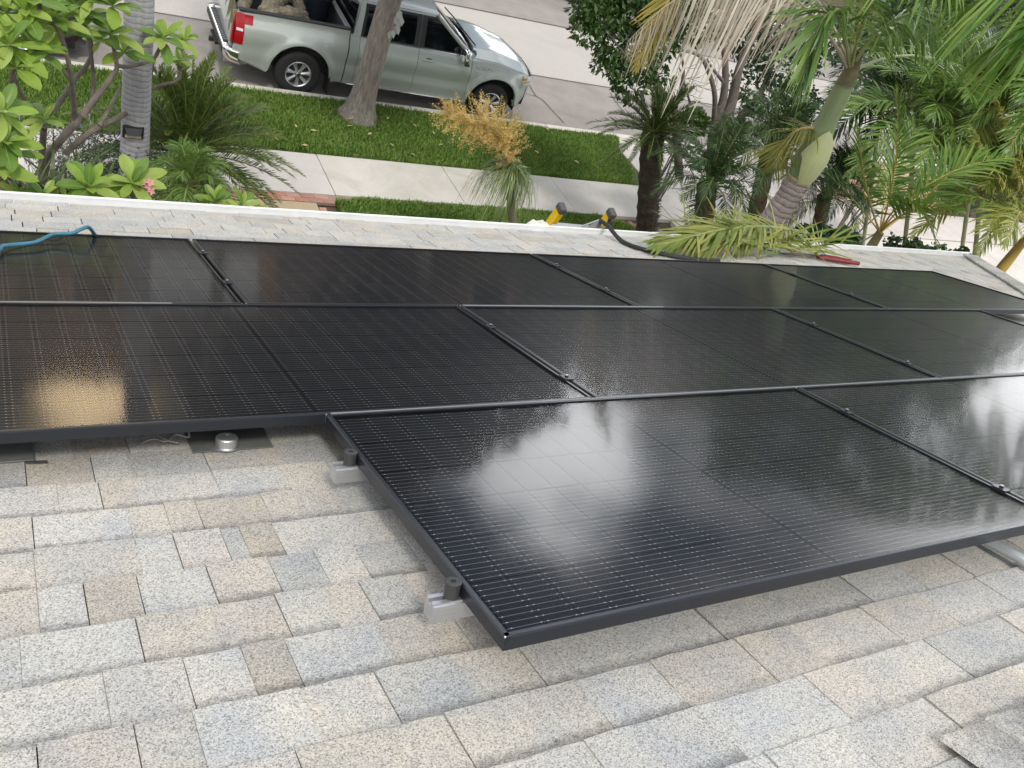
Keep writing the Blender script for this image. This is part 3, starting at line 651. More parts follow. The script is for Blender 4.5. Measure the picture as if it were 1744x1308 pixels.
# loose pale wire and a nail under the left panel's edge
wm = mat('bare_wire', (.26, .235, .20), .5)
tag(MB().tube(spline([r2w(*(-1.513, 0.116), -.108), r2w(*(-1.476, 0.132), -.104), r2w(*(-1.450, 0.105), -.100), r2w(*(-1.421, 0.134), -.096), r2w(*(-1.390, 0.121), -.10), r2w(*(-1.387, 0.143), -.09)], 40), .0028, 6).tube(spline([r2w(*(-1.463, 0.145), -.10), r2w(*(-1.447, 0.108), -.098), r2w(*(-1.419, 0.100), -.105)], 20), .0024, 6).build('loose_wire', wm, smooth=True), 'short pale twisted wire lying under the panel edge', 'wire')
tag(MB().tube([r2w(*(-1.773, 0.063), -.110), r2w(*(-1.726, 0.057), -.110)], .003, 6).build('nail', rub), 'dark nail lying on the shingles at the left', 'nail')
# ------------------------------------------------------------------ pickup truck parked at the kerb (x forward, y left, z up)
paint = mat('sage_silver_paint', (.43, .465, .43), .36, metal=.35, coat=1.0, coat_r=.13, var=(.45, .485, .45), vscale=40)
chrome = mat('chrome', (.78, .78, .78), .12, metal=1.)
blk = mat('black_plastic', (.018, .018, .018), .55)
dkg = mat('dark_gap', (.006, .006, .006), .8)
tint = mat('tinted_glass', (.004, .005, .006), .05, spec=.3)
shield = mat('windshield_glass', (.05, .065, .06), .03, spec=.8, coat=1.)
redl = mat('red_lens', (.30, .002, .006), .3, coat=.0, var=(.38, .004, .01), vscale=12)
clr = mat('clear_lens', (.72, .72, .70), .1, coat=1.)
amber = mat('amber_lens', (.65, .25, .03), .15, coat=1.)
tyre = mat('tyre_rubber', (.016, .016, .016), .8, bump=.3, bscale=60)
rimm = mat('alloy', (.62, .63, .64), .25, metal=.9)
def sm(a, b, x):
    t = np.clip((np.asarray(x, float) - a) / (b - a), 0, 1); return t * t * (3 - 2 * t)
WB, HZ, DZ = 3.745, .405, .09      # the body is drawn DZ high and lowered at the end
def t_top(x):
    x = np.asarray(x, float)
    z = np.where(x < .78, 1.385, np.where(x < 3.0, 1.30 + .0 * x, 0))
    hood = 1.30 - .02 * (x - 3.0) - .13 * sm(3.6, 4.55, x) - .10 * np.clip((x - 4.25) / .3, 0, 1) ** 2
    return np.where(x < .78, 1.385 - .03 * sm(-.6, -1.15, x), np.where(x < 3.0, 1.305, hood))
def t_bot(x):
    x = np.asarray(x, float); z = np.full(x.shape, .46); z = z + .14 * sm(-.5, -1.1, x) + .04 * sm(4.1, 4.6, x)
    for c in (0, WB):
        d = .53 ** 2 - (x - c) ** 2; z = np.where(d > 0, np.maximum(z, HZ + DZ + .01 + np.sqrt(np.maximum(d, 0))), z)
    return z
def t_half(x, z):
    x = np.asarray(x, float); z = np.asarray(z, float)
    y = 1.005 - .10 * sm(1.02, 1.36, z) ** 1.4 - .045 * sm(.72, .44, z) + .012 * sm(.85, .98, z)
    y = y - .018 * np.exp(-((z - .80) / .07) ** 2) * sm(.5, .9, x) * sm(3.3, 2.9, x)
    for c in (0, WB):
        r = np.sqrt((x - c) ** 2 + (z - HZ - DZ) ** 2); y = y + .045 * np.exp(-((r - .54) / .09) ** 2) * (z > .3)
    y = y - .20 * np.clip((x - 3.90) / .66, 0, 1) ** 2.2 - .05 * sm(-.95, -1.14, x)
    return y
truck = thing('pickup_truck', 'silver green crew cab pickup truck parked at the kerb with an open loaded bed', 'pickup truck')
def side_panel(name, x0, x1, sg, par=truck, n=14, m=paint, dz=0.0):
    xs = np.unique(np.concatenate([np.arange(x0, x1, .03), [x1]])); P = np.zeros((len(xs), n, 3)); t = np.linspace(0, 1, n)
    zb, zt = t_bot(xs), t_top(xs) - dz
    Z = zb[:, None] + (zt - zb)[:, None] * t; Y = t_half(np.repeat(xs[:, None], n, 1), Z)
    P[..., 0] = xs[:, None]; P[..., 1] = sg * Y; P[..., 2] = Z
    # turn the edges inwards so that the sheet has thickness
    Q = np.concatenate([P[:, :1] - [0, sg * .07, 0], P[:, :1] + [0, -sg * .012, -.012], P, P[:, -1:] + [0, -sg * .02, .012], P[:, -1:] + [0, -sg * .07, .016]], 1)
    E0 = Q[:1] + [0, 0, 0]; E0 = E0.copy(); E0[..., 1] -= sg * .04; E1 = Q[-1:].copy(); E1[..., 1] -= sg * .04
    Q = np.concatenate([E0, Q, E1], 0)
    if sg > 0: Q = Q[::-1]
    return MB().grid(Q).build(name, m, par, smooth=True, sharp=42)
XA, XB, XC, XD = .80, 2.07, 3.15, 4.55
doors = {}
for sg in (-1, 1):
    side_panel('bed_side', -1.13, .765, sg); side_panel('cab_corner', .785, .955, sg)
    doors['r', sg] = side_panel('rear_door', .963, XB - .004, sg); doors['f', sg] = side_panel('front_door', XB + .004, XC - .004, sg); side_panel('fender', XC + .004, XD, sg)
# dark inner shell seen through gaps and in the wheel arches
MB().box((1.85, 0, .78), (5.3, 1.70, .50)).build('chassis', dkg, truck)
ar = MB()
for c in (0, WB):
    for sg in (-1, 1):
        an = np.linspace(-.15, math.pi + .15, 20); o = np.stack([c + .545 * np.cos(an), 0 * an + sg * .97, HZ + DZ + .01 + .545 * np.sin(an)], 1); i = o.copy(); i[:, 1] = sg * .55
        ar.grid(np.stack([o, i], 1)); ar.poly(i)
ar.build('wheel_arch', dkg, truck)
# cab: upper sides, roof, glass
def ux(t): return .83 + .10 * t, 3.18 - .82 * t ** .92
def uy(t): return .905 - .17 * t - .035 * sm(.75, 1, t)
def uz(t): return 1.300 + .555 * t
for sg in (-1, 1):
    t = np.linspace(0, 1, 12); s_ = np.linspace(0, 1, 24); P = np.zeros((24, 12, 3))
    for j, tt in enumerate(t):
        a, b = ux(tt); P[:, j, 0] = a + (b - a) * s_; P[:, j, 1] = sg * uy(tt); P[:, j, 2] = uz(tt)
    MB().grid(P if sg < 0 else P[::-1]).build('cab_side', paint, truck, smooth=True)
    for nm, par, xa, xb, slope in (('rear_window', 'r', (1.02, 1.06), (1.96, 1.96), 0), ('front_window', 'f', (2.16, 2.16), (2.96, 2.38), 1)):
        wb, fb_ = MB(), MB()
        def strip(mb, xa, xb, ta, tb, off):
            T = np.linspace(ta, tb, 8); P = np.zeros((10, 8, 3))
            for j, tt in enumerate(T):
                k = (tt - ta) / (tb - ta); a = xa[0] + (xa[1] - xa[0]) * k; b = xb[0] + (xb[1] - xb[0]) * k ** 1.15
                P[:, j, 0] = np.linspace(a, b, 10); P[:, j, 1] = sg * (uy(tt) + off); P[:, j, 2] = uz(tt)
            mb.grid(P if sg < 0 else P[::-1])
        strip(fb_, (xa[0] - (.10 if slope else .055), xa[1] - (.10 if slope else .05)), (xb[0] + (.075 if slope else .095), xb[1] + (.06 if slope else .095)), .015, .955, .006); strip(wb, xa, xb, .07, .89, .011)
        f = fb_.build('window_frame', blk, doors[par, sg], smooth=True); wb.build('window', tint, doors[par, sg], smooth=True)
    # bright strip along the belt line
    MB().tube([(.99, sg * .934, 1.315), (1.9, sg * .936, 1.315), (3.08, sg * .932, 1.312)], .011, 6).build('belt_trim', chrome, truck)
    # door handles
    for d_, x in (('r', 1.70), ('f', 2.10)) if True else ():
        hx = 1.18 if d_ == 'r' else 2.27
        MB().box((hx, sg * 1.005, 1.13), (.215, .03, .036), bev=.012).build('handle', paint, doors[d_, sg], smooth=True)
        MB().box((hx + .01, sg * .985, 1.145), (.10, .012, .065), bev=.004).build('handle_cup', dkg, doors[d_, sg])
    # mirror
    MB().box((2.93, sg * 1.10, 1.36), (.11, .20, .26), bev=.04).build('mirror', chrome, truck, smooth=True)
    MB().box((2.95, sg * 1.10, 1.245), (.10, .19, .045), bev=.015).box((2.98, sg * .98, 1.29), (.06, .14, .06), bev=.015).build('mirror_foot', blk, truck)
    # rocker trim
    MB().tube([(.55, sg * .955, .462), (.9, sg * .962, .455), (3.2, sg * .962, .455)], .012, 6).build('rocker_trim', chrome, truck)
    # mud flap
    MB().box((.55, sg * .88, .42), (.025, .28, .42), bev=.006).build('mud_flap', blk, truck)
    MB().box((WB - .53, sg * .88, .46), (.02, .24, .26), bev=.006).build('mud_flap', blk, truck)
roof_n = 20
xs = np.linspace(.90, 2.375, 16); ys = np.linspace(-.70, .70, roof_n); P = np.zeros((16, roof_n, 3))
P[..., 0] = xs[:, None] + .05 * (1 - (ys / .7) ** 2) * np.linspace(0, 1, 16)[:, None]; P[..., 1] = ys
P[..., 2] = 1.855 + .055 * (1 - (ys / .70) ** 4) + .012 * np.sin(np.linspace(.2, math.pi - .3, 16))[:, None] + .004 * np.cos(ys / .7 * 3 * math.pi) * np.sin(np.linspace(0, math.pi, 16))[:, None]
MB().grid(P).build('cab_roof', paint, truck, smooth=True)
# windshield, A pillars follow the cab side front edge
t = np.linspace(0, 1, 10); ys = np.linspace(-1, 1, 16); P = np.zeros((10, 16, 3))
for j, tt in enumerate(t):
    a, b = ux(tt); hw = uy(tt) - .0; P[j, :, 0] = b + (.16 - .10 * tt) * (1 - ys ** 2); P[j, :, 1] = ys * hw; P[j, :, 2] = uz(tt) + .055 * tt * (1 - ys ** 4) + .01
MB().grid(P[:, :].transpose(1, 0, 2)[::-1]).build('windshield', shield, truck, smooth=True)
for sg in (-1, 1):
    MB().tube([(ux(q)[1] - .015, sg * (uy(q) - .01), uz(q) + .008) for q in np.linspace(0, 1, 8)], [.05, .045, .04, .04, .04, .04, .045, .05], 8).build('pillar', paint, truck, smooth=True)
# cab back with its dark window
MB().poly([(.83, -.9, .9), (.83, .9, .9), (.83, .905, 1.30), (.93, .70, 1.86), (.93, -.70, 1.86), (.83, -.905, 1.30)][::-1]).build('cab_back', paint, truck)
MB().poly([(.838, -.78, 1.36), (.838, .78, 1.36), (.914, .62, 1.78), (.914, -.62, 1.78)][::-1]).build('back_window', tint, truck)
# hood with two broad ribs, cowl
xs = np.linspace(3.17, 4.54, 22); q = np.linspace(-1, 1, 25); P = np.zeros((22, 25, 3))
for i, x in enumerate(xs):
    hw = float(t_half(x, t_top(x))) - .0; zt = float(t_top(x)) + .014
    P[i, :, 0] = x + .10 * (1 - q ** 2) * sm(3.9, 4.55, x) + (.13 * (1 - q ** 2) * sm(3.6, 3.15, x)); P[i, :, 1] = q * hw
    P[i, :, 2] = zt + .075 * (1 - np.abs(q) ** 3) * (1 - .3 * sm(4.3, 4.6, x)) + .018 * np.exp(-((np.abs(q) - .62) / .09) ** 2) * sm(3.0, 3.3, x) * sm(4.7, 4.2, x)
nose = P[-1:].copy(); n1 = nose.copy(); n1[..., 0] += .025; n1[..., 2] -= .03; n2 = nose.copy(); n2[..., 0] += .03; n2[..., 2] = 1.10
P = np.concatenate([P, n1, n2], 0)
MB().grid(P).build('hood', paint, truck, smooth=True)
P = np.zeros((2, 12, 3)); yy = np.linspace(-.86, .86, 12)
for k in (0, 1): P[k, :, 0] = 3.15 + .14 * (1 - (yy / .9) ** 2) + k * .10 - .02; P[k, :, 1] = yy; P[k, :, 2] = 1.345 - .004 * k + .04 * (1 - (yy / .9) ** 2)
MB().grid(P).build('cowl', blk, truck)
for y0 in (-.55, .15): MB().tube([(3.31, y0, 1.40), (3.20, y0 + .3, 1.48), (3.10, y0 + .62, 1.53)], .012, 6).build('wiper', blk, truck)
# nose: grille, lamps, bumper
fy = np.linspace(-.80, .80, 20); fx = 4.50 + .12 * (1 - (fy / .8) ** 2)
P = np.stack([np.stack([fx + dx, fy, 0 * fy + z], 1) for dx, z in ((0, 1.14), (.02, 1.05), (.03, .80), (.0, .62))], 1); MB().grid(P[::-1]).build('grille', blk, truck, smooth=True)
for z in (1.10, .95, .80): MB().tube(np.stack([fx + .03, fy, 0 * fy + z], 1), .022, 8).build('grille_bar', chrome, truck, smooth=True)
for sg in (-1, 1):
    c = MB(); a = np.linspace(0, 1, 8); px_ = 4.30 + .26 * a; py_ = np.array([float(t_half(x, 1.0)) for x in px_]) + .012
    P = np.stack([np.stack([px_, sg * py_, 0 * a + z], 1) for z in (1.13, 1.03)], 1); c.grid(P if sg < 0 else P[::-1]); c.build('headlight', clr, truck, smooth=True)
    P = np.stack([np.stack([px_[:4], sg * (py_[:4] + .004), 0 * a[:4] + z], 1) for z in (1.10, 1.05)], 1); MB().grid(P if sg < 0 else P[::-1]).build('marker_lamp', amber, truck)
    P = np.stack([np.stack([px_ + .02, sg * (py_ + .002), 0 * a + z], 1) for z in (.99, .965)], 1); MB().grid(P if sg < 0 else P[::-1]).build('running_lamp', clr, truck)
by = np.linspace(-1, 1, 30); bx = 4.66 - .02 - .42 * np.abs(by) ** 4; bw = .93 * by
P = np.stack([np.stack([bx + dx, bw, 0 * by + z], 1) for dx, z in ((-.06, .64), (.0, .62), (.03, .55), (.02, .46), (-.06, .42))], 1); MB().grid(P[::-1]).build('front_bumper', chrome, truck, smooth=True)
# bed: liner, tailgate, rails
bl = mat('bed_liner', (.022, .022, .022), .8, bump=.3, bscale=80)
b = MB().box((-.19, 0, .80), (1.86, 1.62, .06))
for sg in (-1, 1): b.box((-.19, sg * .83, 1.08), (1.90, .08, .56))
b.box((.735, 0, 1.08), (.05, 1.70, .56)).build('bed_liner', bl, truck)
for sg in (-1, 1): MB().box((-.17, sg * .87, 1.400), (1.86, .12, .022), bev=.008).build('bed_rail', blk, truck)
MB().box((.745, 0, 1.40), (.09, 1.66, .035), bev=.01).build('bed_header', mat('grey_cap', (.16, .16, .16), .5), truck)
MB().box((-1.145, 0, 1.075), (.075, 1.74, .62), bev=.02).build('tailgate', paint, truck, smooth=True, sharp=40)
MB().box((-1.15, 0, 1.393), (.085, 1.74, .02), bev=.006).build('tailgate_cap', blk, truck)
for sg in (-1, 1):
    tl = MB()
    def lamp(x0, x1, z0, z1, off):
        xs = np.linspace(x0, x1, 6); zz = np.linspace(z0, z1, 6); P = np.zeros((6, 6, 3))
        for i, x in enumerate(xs):
            P[i, :, 0] = x; P[i, :, 1] = sg * (t_half(np.full(6, x), zz) + off); P[i, :, 2] = zz
        Q = P.copy(); Q[..., 1] -= sg * .03
        full = np.concatenate([Q[:1], P, Q[-1:]], 0); full = np.concatenate([full[:, :1] - [0, sg * .03, 0], full, full[:, -1:] - [0, sg * .03, 0]], 1)
        tl.grid(full if sg < 0 else full[::-1])
    lamp(-1.14, -1.0, .86, 1.34, .010); lamp(-1.0, -.87, 1.20, 1.34, .010)
    o = tl.build('taillight', redl, truck, smooth=True, sharp=50)
    tl = MB(); lamp(-1.12, -1.02, 1.085, 1.125, .014); tl.build('reverse_lamp', clr, o)
    tl = MB(); tl.box((-1.165, sg * .90, 1.10), (.03, .10, .48), bev=.008); tl.build('taillight', redl, truck)
by = np.linspace(-1, 1, 40); bw = 1.0 * by; bx = -1.265 + .225 * np.clip((np.abs(by) - .80) / .2, 0, 1) ** 2.2
P = np.stack([np.stack([bx + dx, bw * (1 + dw), 0 * by + z], 1) for dx, dw, z in ((.10, -.03, .735), (.01, 0, .73), (-.005, 0, .70), (.0, 0, .60), (.05, -.02, .50), (.10, -.04, .49))], 1)
bump_ = MB().grid(P).build('rear_bumper', chrome, truck, smooth=True)
MB().grid((P + np.array([-.006, 0, 0]) * (np.abs(P[..., 1:2]) < .8) + np.sign(P[..., 1:2]) * np.array([0, .006, 0]))[4:36, 2:5]).build('bumper_insert', blk, bump_, smooth=True)
MB().box((-1.20, 0, .742), (.09, 1.35, .012), bev=.003).build('step_pad', blk, bump_)
rb_ = MB()
for i in range(18): rb_.box((-1.20, -.62 + i * .073, .752), (.08, .028, .01))
rb_.build('tread_rib', mat('grey_rubber', (.16, .16, .16), .6), bump_)
MB().box((-1.28, 0, .46), (.12, .07, .07)).box((-1.18, 0, .5), (.2, .5, .05)).build('hitch', blk, truck)
MB().tube([(-1.18, -.62, .40), (-.8, -.62, .40)], .035, 12).build('tailpipe', steel, truck)
# wheels
wh = MB().lathe([(.215, -.02), (.22, .0), (.30, .012), (.36, .006), (.392, -.02), (.402, -.05), (.402, -.21), (.392, -.24), (.36, -.262), (.22, -.25)], 40, axis='Y').mesh('tyre', tyre, True, 40)
rim = MB().lathe([(.226, -.02), (.228, .004), (.218, .008), (.200, -.004), (.196, -.06), (.190, -.12)], 40, axis='Y')
for k in range(7):
    a = 2 * math.pi * k / 7 + .22
    for da, r1, r2, z1, z2 in ((0, .05, .205, .000, .004),):
        d = np.array([math.cos(a), 0, math.sin(a)]); s_ = np.array([-math.sin(a), 0, math.cos(a)]); yv = np.array([0, -1., 0])
        P = np.array([[d * .05 + s_ * q + yv * z for q, z in ((-.026, -.04), (-.024, -.012), (0, -.002), (.024, -.012), (.026, -.04))],
                      [d * .13 + s_ * q + yv * z for q, z in ((-.030, -.05), (-.026, -.012), (0, .002), (.026, -.012), (.030, -.05))],
                      [d * .20 + s_ * q + yv * z for q, z in ((-.044, -.05), (-.038, -.004), (0, .006), (.038, -.004), (.044, -.05))]])
        rim.grid(P)
rim.lathe([(0, .010), (.03, .010), (.036, .004), (.04, -.01), (.065, -.02), (.07, -.05)], 20, axis='Y')
rim_me = rim.mesh('rim', rimm, True, 35)
hubb = MB().lathe([(.0, -.075), (.215, -.075), (.215, -.09)], 30, axis='Y').mesh('brake', mat('brake_dark', (.03, .03, .03), .6))
capw = MB().lathe([(0, .0145), (.024, .0145), (.027, .010)], 16, axis='Y').mesh('hub_cap', mat('hub_dark', (.03, .03, .03), .3))
nuts = MB()
for k in range(6):
    a = 2 * math.pi * k / 6; nuts.lathe([(0, .0), (.010, .0), (.011, -.02)], 6, c=(.055 * math.cos(a), 0, .055 * math.sin(a)), axis='Y')
nut_me = nuts.mesh('lug_nuts', mat('nut', (.12, .12, .12), .3, metal=.9))
for c in (0, WB):
    for sg in (-1, 1):
        wo = link('wheel', wh, truck, loc=(c, sg * .985, HZ), rot=(0, 0, 0 if sg < 0 else math.pi))
        for n_, m_ in (('rim', rim_me), ('brake', hubb), ('hub_cap', capw), ('lug_nuts', nut_me)): link(n_, m_, wo, kind='stuff' if n_ == 'lug_nuts' else None)
# chrome lettering on the front door
cu = bpy.data.curves.new('lettering', 'FONT'); cu.body = 'SILVERADO'; cu.size = .085; cu.extrude = .004; cu.space_character = 1.25
cu.materials.append(chrome); lo = link('lettering', None)
dg = None
tmp = bpy.data.objects.new('tmp', cu); COL.objects.link(tmp); bpy.context.view_layer.update()
lme = bpy.data.meshes.new_from_object(tmp.evaluated_get(bpy.context.evaluated_depsgraph_get())); bpy.data.objects.remove(tmp); bpy.data.objects.remove(lo)
link('lettering', lme, truck, loc=(3.22, -1.003, 1.135), rot=(R(90 - 14), 0, 0))
for ch in truck.children:
    if not ch.name.startswith('wheel') or ch.name.startswith('wheel_arch'): ch.location.z -= DZ
truck.location = (4.735, 15.40, 0.0); truck.rotation_euler = (0, 0, -.026)

# load in the bed: shaggy palm offcuts, a dark bin and a board
fib = mat('palm_fibre', (.20, .165, .115), .95, var=(.34, .29, .21), vscale=16, bump=1., bscale=50, bdist=.04)
def shaggy(name, label, pts, r, seed, par=None):
    g = np.random.default_rng(seed); P = spline(pts, 26); mb = MB().tube(P, r * (1 + .25 * g.normal(0, .4, 26).clip(-1, 1)), 12)
    n = 900; i = g.integers(0, 26, n); a = g.uniform(0, 6.28, n); dirs = np.stack([np.cos(a) * .5, np.sin(a) * .8, .55 + np.sin(a) * .4], 1) + g.normal(0, .35, (n, 3)); dirs /= np.linalg.norm(dirs, axis=1)[:, None]
    b0 = P[i] + dirs * r * .9; tn = np.gradient(P, axis=0)[i]; tn /= np.linalg.norm(tn, axis=1)[:, None]; L_ = g.uniform(.03, .09, n)[:, None]
    e_ = b0 + (dirs * .5 + tn) * L_; s_ = np.cross(dirs, tn) * .008
    V = np.stack([b0 - s_, b0 + s_, e_], 1); mb.add(V.reshape(-1, 3), np.arange(n * 3).reshape(n, 3))
    o = mb.build(name, fib, smooth=False); return tag(o, label, 'palm offcut', 'palm offcuts in the truck bed')
tx, ty = 4.708, 15.40
def tl_(*a): return (a[0] + tx, a[1] + ty, a[2] - DZ)
shaggy('palm_offcut', 'shaggy brown palm offcut nearest the tailgate in the truck bed', [tl_(-1.0, -.5, 1.05), tl_(-.85, -.2, 1.33), tl_(-.75, .2, 1.40), tl_(-.8, .6, 1.2)], .11, 1)
shaggy('palm_offcut', 'thick shaggy palm offcut arching in the middle of the truck bed', [tl_(-.62, -.62, 1.12), tl_(-.45, -.35, 1.36), tl_(-.2, .0, 1.46), tl_(-.25, .5, 1.22)], .15, 2)
shaggy('palm_offcut', 'rope like palm offcut lying along the near bed side', [tl_(-.78, -.66, 1.20), tl_(-.40, -.64, 1.36), tl_(-.05, -.52, 1.34), tl_(.12, -.30, 1.15), tl_(.2, .1, 1.0)], .10, 3)
shaggy('palm_offcut', 'pale palm offcut curling down towards the cab end of the load', [tl_(-.35, -.1, 1.38), tl_(-.02, -.12, 1.44), tl_(.12, -.42, 1.24), tl_(.20, -.68, 1.02)], .085, 4)
tag(MB().box(tl_(.30, -.35, .95), (.10, .78, .20), bev=.01).build('board', mat('old_wood', (.33, .26, .19), .85, var=(.45, .37, .28), vscale=8, stretch=(20, 1, 6))), 'weathered wooden board standing across the truck bed', 'board')
bn = MB().lathe([(0, .02), (.20, .02), (.25, .66), (.275, .67), (.275, .70), (.255, .70), (.21, .05), (0, .05)], 28)
tag(bn.build('bin', mat('bin_plastic', (.012, .016, .026), .45), smooth=True, sharp=40, loc=tl_(.47, .15, .83)), 'dark round bin standing in the truck bed behind the cab', 'bin')

# ------------------------------------------------------------------ two more parked cars, mostly hidden
def parked_car(label, loc, rz, col, group='cars parked along the street'):
    car = thing('parked_car', label, 'car', loc, (0, 0, rz), None)
    pm = mat('car_paint', col, .3, metal=.4, coat=1.); wb = 2.75
    def top(x): return .94 - .12 * sm(2.7, 3.5, x) - .05 * sm(-.3, -.9, x)
    def bot(x):
        z = np.full(np.shape(x), .26)
        for c in (0, wb):
            d = .37 ** 2 - (x - c) ** 2; z = np.where(d > 0, np.maximum(z, .33 + np.sqrt(np.maximum(d, 0))), z)
        return z
    for sg in (-1, 1):
        xs = np.arange(-.9, 3.62, .04); n = 9; zb, zt = bot(xs), top(xs); Z = zb[:, None] + (zt - zb)[:, None] * np.linspace(0, 1, n)
        Y = .90 - .07 * sm(.62, .95, Z) - .05 * sm(.45, .2, Z) - (.22 * np.clip((xs - 2.9) / .7, 0, 1) ** 2 + .18 * np.clip((-.3 - xs) / .6, 0, 1) ** 2)[:, None]
        P = np.stack([np.repeat(xs[:, None], n, 1), sg * Y, Z], -1); P = np.concatenate([P[:, :1] - [0, sg * .1, 0], P], 1)
        MB().grid(P if sg < 0 else P[::-1]).build('body_side', pm, car, smooth=True)
        for a_, b_, c_, d_ in ((.35, .55, 1.20, 1.18), (1.28, 1.26, 2.35, 1.75)):
            pts = [(a_, sg * .80, .96), (c_, sg * .80, .96), (d_, sg * .62, 1.38), (b_, sg * .62, 1.38)]
            MB().poly([(x, y * 1.012, z) for x, y, z in (pts if sg < 0 else pts[::-1])]).build('window', tint, car)
    xs = np.array([-.92, -.75, -.1, .2, .55, 1.1, 1.7, 1.95, 2.5, 2.7, 3.2, 3.5, 3.62]); zs = np.array([.70, .90, .95, 1.12, 1.40, 1.46, 1.43, 1.34, .98, .95, .88, .78, .60])
    hw = np.array([.66, .70, .78, .70, .62, .62, .62, .66, .79, .80, .74, .64, .60]); q = np.linspace(-1, 1, 13)
    P = np.zeros((13, 13, 3)); P[..., 0] = xs[:, None]; P[..., 1] = hw[:, None] * q; P[..., 2] = zs[:, None] + .03 * (1 - q ** 4)
    MB().grid(P).build('body_top', pm, car, smooth=True, sharp=60)
    cs = MB()
    for sg in (-1, 1):
        pts = [(-.1, sg * .80, .93), (2.6, sg * .80, .93), (1.85, sg * .63, 1.40), (.5, sg * .63, 1.42)]; cs.poly(pts if sg < 0 else pts[::-1])
    cs.build('cab_side', pm, car)
    MB().box((1.35, 0, .45), (4.2, 1.55, .45)).build('underbody', dkg, car)
    MB().box((3.60, 0, .50), (.10, 1.3, .30), bev=.04).build('bumper', pm, car, smooth=True, sharp=40); MB().box((-.92, 0, .55), (.10, 1.35, .30), bev=.04).build('bumper', pm, car, smooth=True, sharp=40)
    for sg in (-1, 1):
        MB().box((3.50, sg * .58, .72), (.14, .26, .12), bev=.03).build('headlight', clr, car, smooth=True)
        MB().box((-.88, sg * .60, .78), (.10, .24, .14), bev=.03).build('taillight', redl, car, smooth=True)
    for c in (0, wb):
        for sg in (-1, 1):
            wo = link('wheel', wh, car, loc=(c, sg * .86, .33), rot=(0, 0, 0 if sg < 0 else math.pi)); wo.scale = (.82, .82, .82); link('rim', rim_me, wo)
    return car
parked_car('dark car at the far kerb, only its front wheel showing above the small leaved tree', (15.05, 23.60, -.0), 0, (.02, .022, .026))
parked_car('dark car parked behind the pickup, mostly hidden by the plumeria leaves', (-2.2, 15.35, 0), 0, (.03, .02, .02))
# ------------------------------------------------------------------ plant builders
UP = np.array([0, 0, 1.])
def bez(P0, P1, P2, t):
    t = np.asarray(t)[:, None]; P0, P1, P2 = map(np.asarray, (P0, P1, P2))
    return (1 - t) ** 2 * P0 + 2 * t * (1 - t) * P1 + t * t * P2, 2 * (1 - t) * (P1 - P0) + 2 * t * (P2 - P1)
def nrm(a): return a / (np.linalg.norm(a, axis=-1, keepdims=True) + 1e-9)
def frond(mb, P0, P1, P2, n=50, ll=.5, lw=.03, ang=(62, 28), droop=.35, vee=25, t0=.18, seg=3, rr=.018, seed=0, jit=.12, roll=0., gaps=0., mleaf=0, mrib=1, prof=.75):
    """pinnate palm leaf along a quadratic curve: rachis plus two rows of leaflets"""
    g = np.random.default_rng(seed)
    tt = np.linspace(0, 1, 14); C, _ = bez(P0, P1, P2, tt); mb.tube(C, np.linspace(rr, rr * .15, 14), 6, mrib)
    t = np.linspace(t0, 1, n); C, T = bez(P0, P1, P2, t); T = nrm(T)
    S = nrm(np.cross(T, UP + .0001)); N = np.cross(S, T)
    if roll:
        c, s = math.cos(roll), math.sin(roll); S, N = S * c + N * s, N * c - S * s
    u = (t - t0) / (1 - t0)
    for sd in (-1, 1):
        k = g.uniform(size=n) >= gaps; m = int(k.sum())
        a = np.radians(ang[0] + (ang[1] - ang[0]) * u[k] + g.normal(0, 6, m)); v = np.radians(vee + g.normal(0, 9, m))
        L = ll * (np.sin(np.pi * (.16 + .80 * u[k])) ** prof) * (1 + g.normal(0, jit, m)); L = np.maximum(L, ll * .12) * np.where(g.uniform(size=m) < .12, g.uniform(.45, .85, m), 1.0)
        D = T[k] * np.cos(a)[:, None] + (S[k] * sd * np.cos(v)[:, None] + N[k] * np.sin(v)[:, None]) * np.sin(a)[:, None]
        W = nrm(np.cross(D, N[k]) + g.normal(0, .18, (m, 3)))
        dr = droop * (1 + g.normal(0, .3, m))
        rows = []
        for q in range(seg + 1):
            f = q / seg
            P = C[k] if q == 0 else P + nrm(D - UP * (dr * 2 * (f - .5 / seg))[:, None]) * (L / seg)[:, None]
            w = lw * (.45, 1.0, .8, .06)[min(3, int(round(f * 3)))] * (.55 + .45 * L / ll)
            rows.append(np.stack([P - W * w[:, None] / 2, P + W * w[:, None] / 2], 1))
        V = np.stack(rows, 1).reshape(-1, 3); i = np.arange(m)[:, None, None] * (2 * (seg + 1)) + (np.arange(seg) * 2)[None, :, None] + np.array([0, 1, 3, 2])[None, None]
        mb.add(V, i.reshape(-1, 4), mleaf)
    return mb
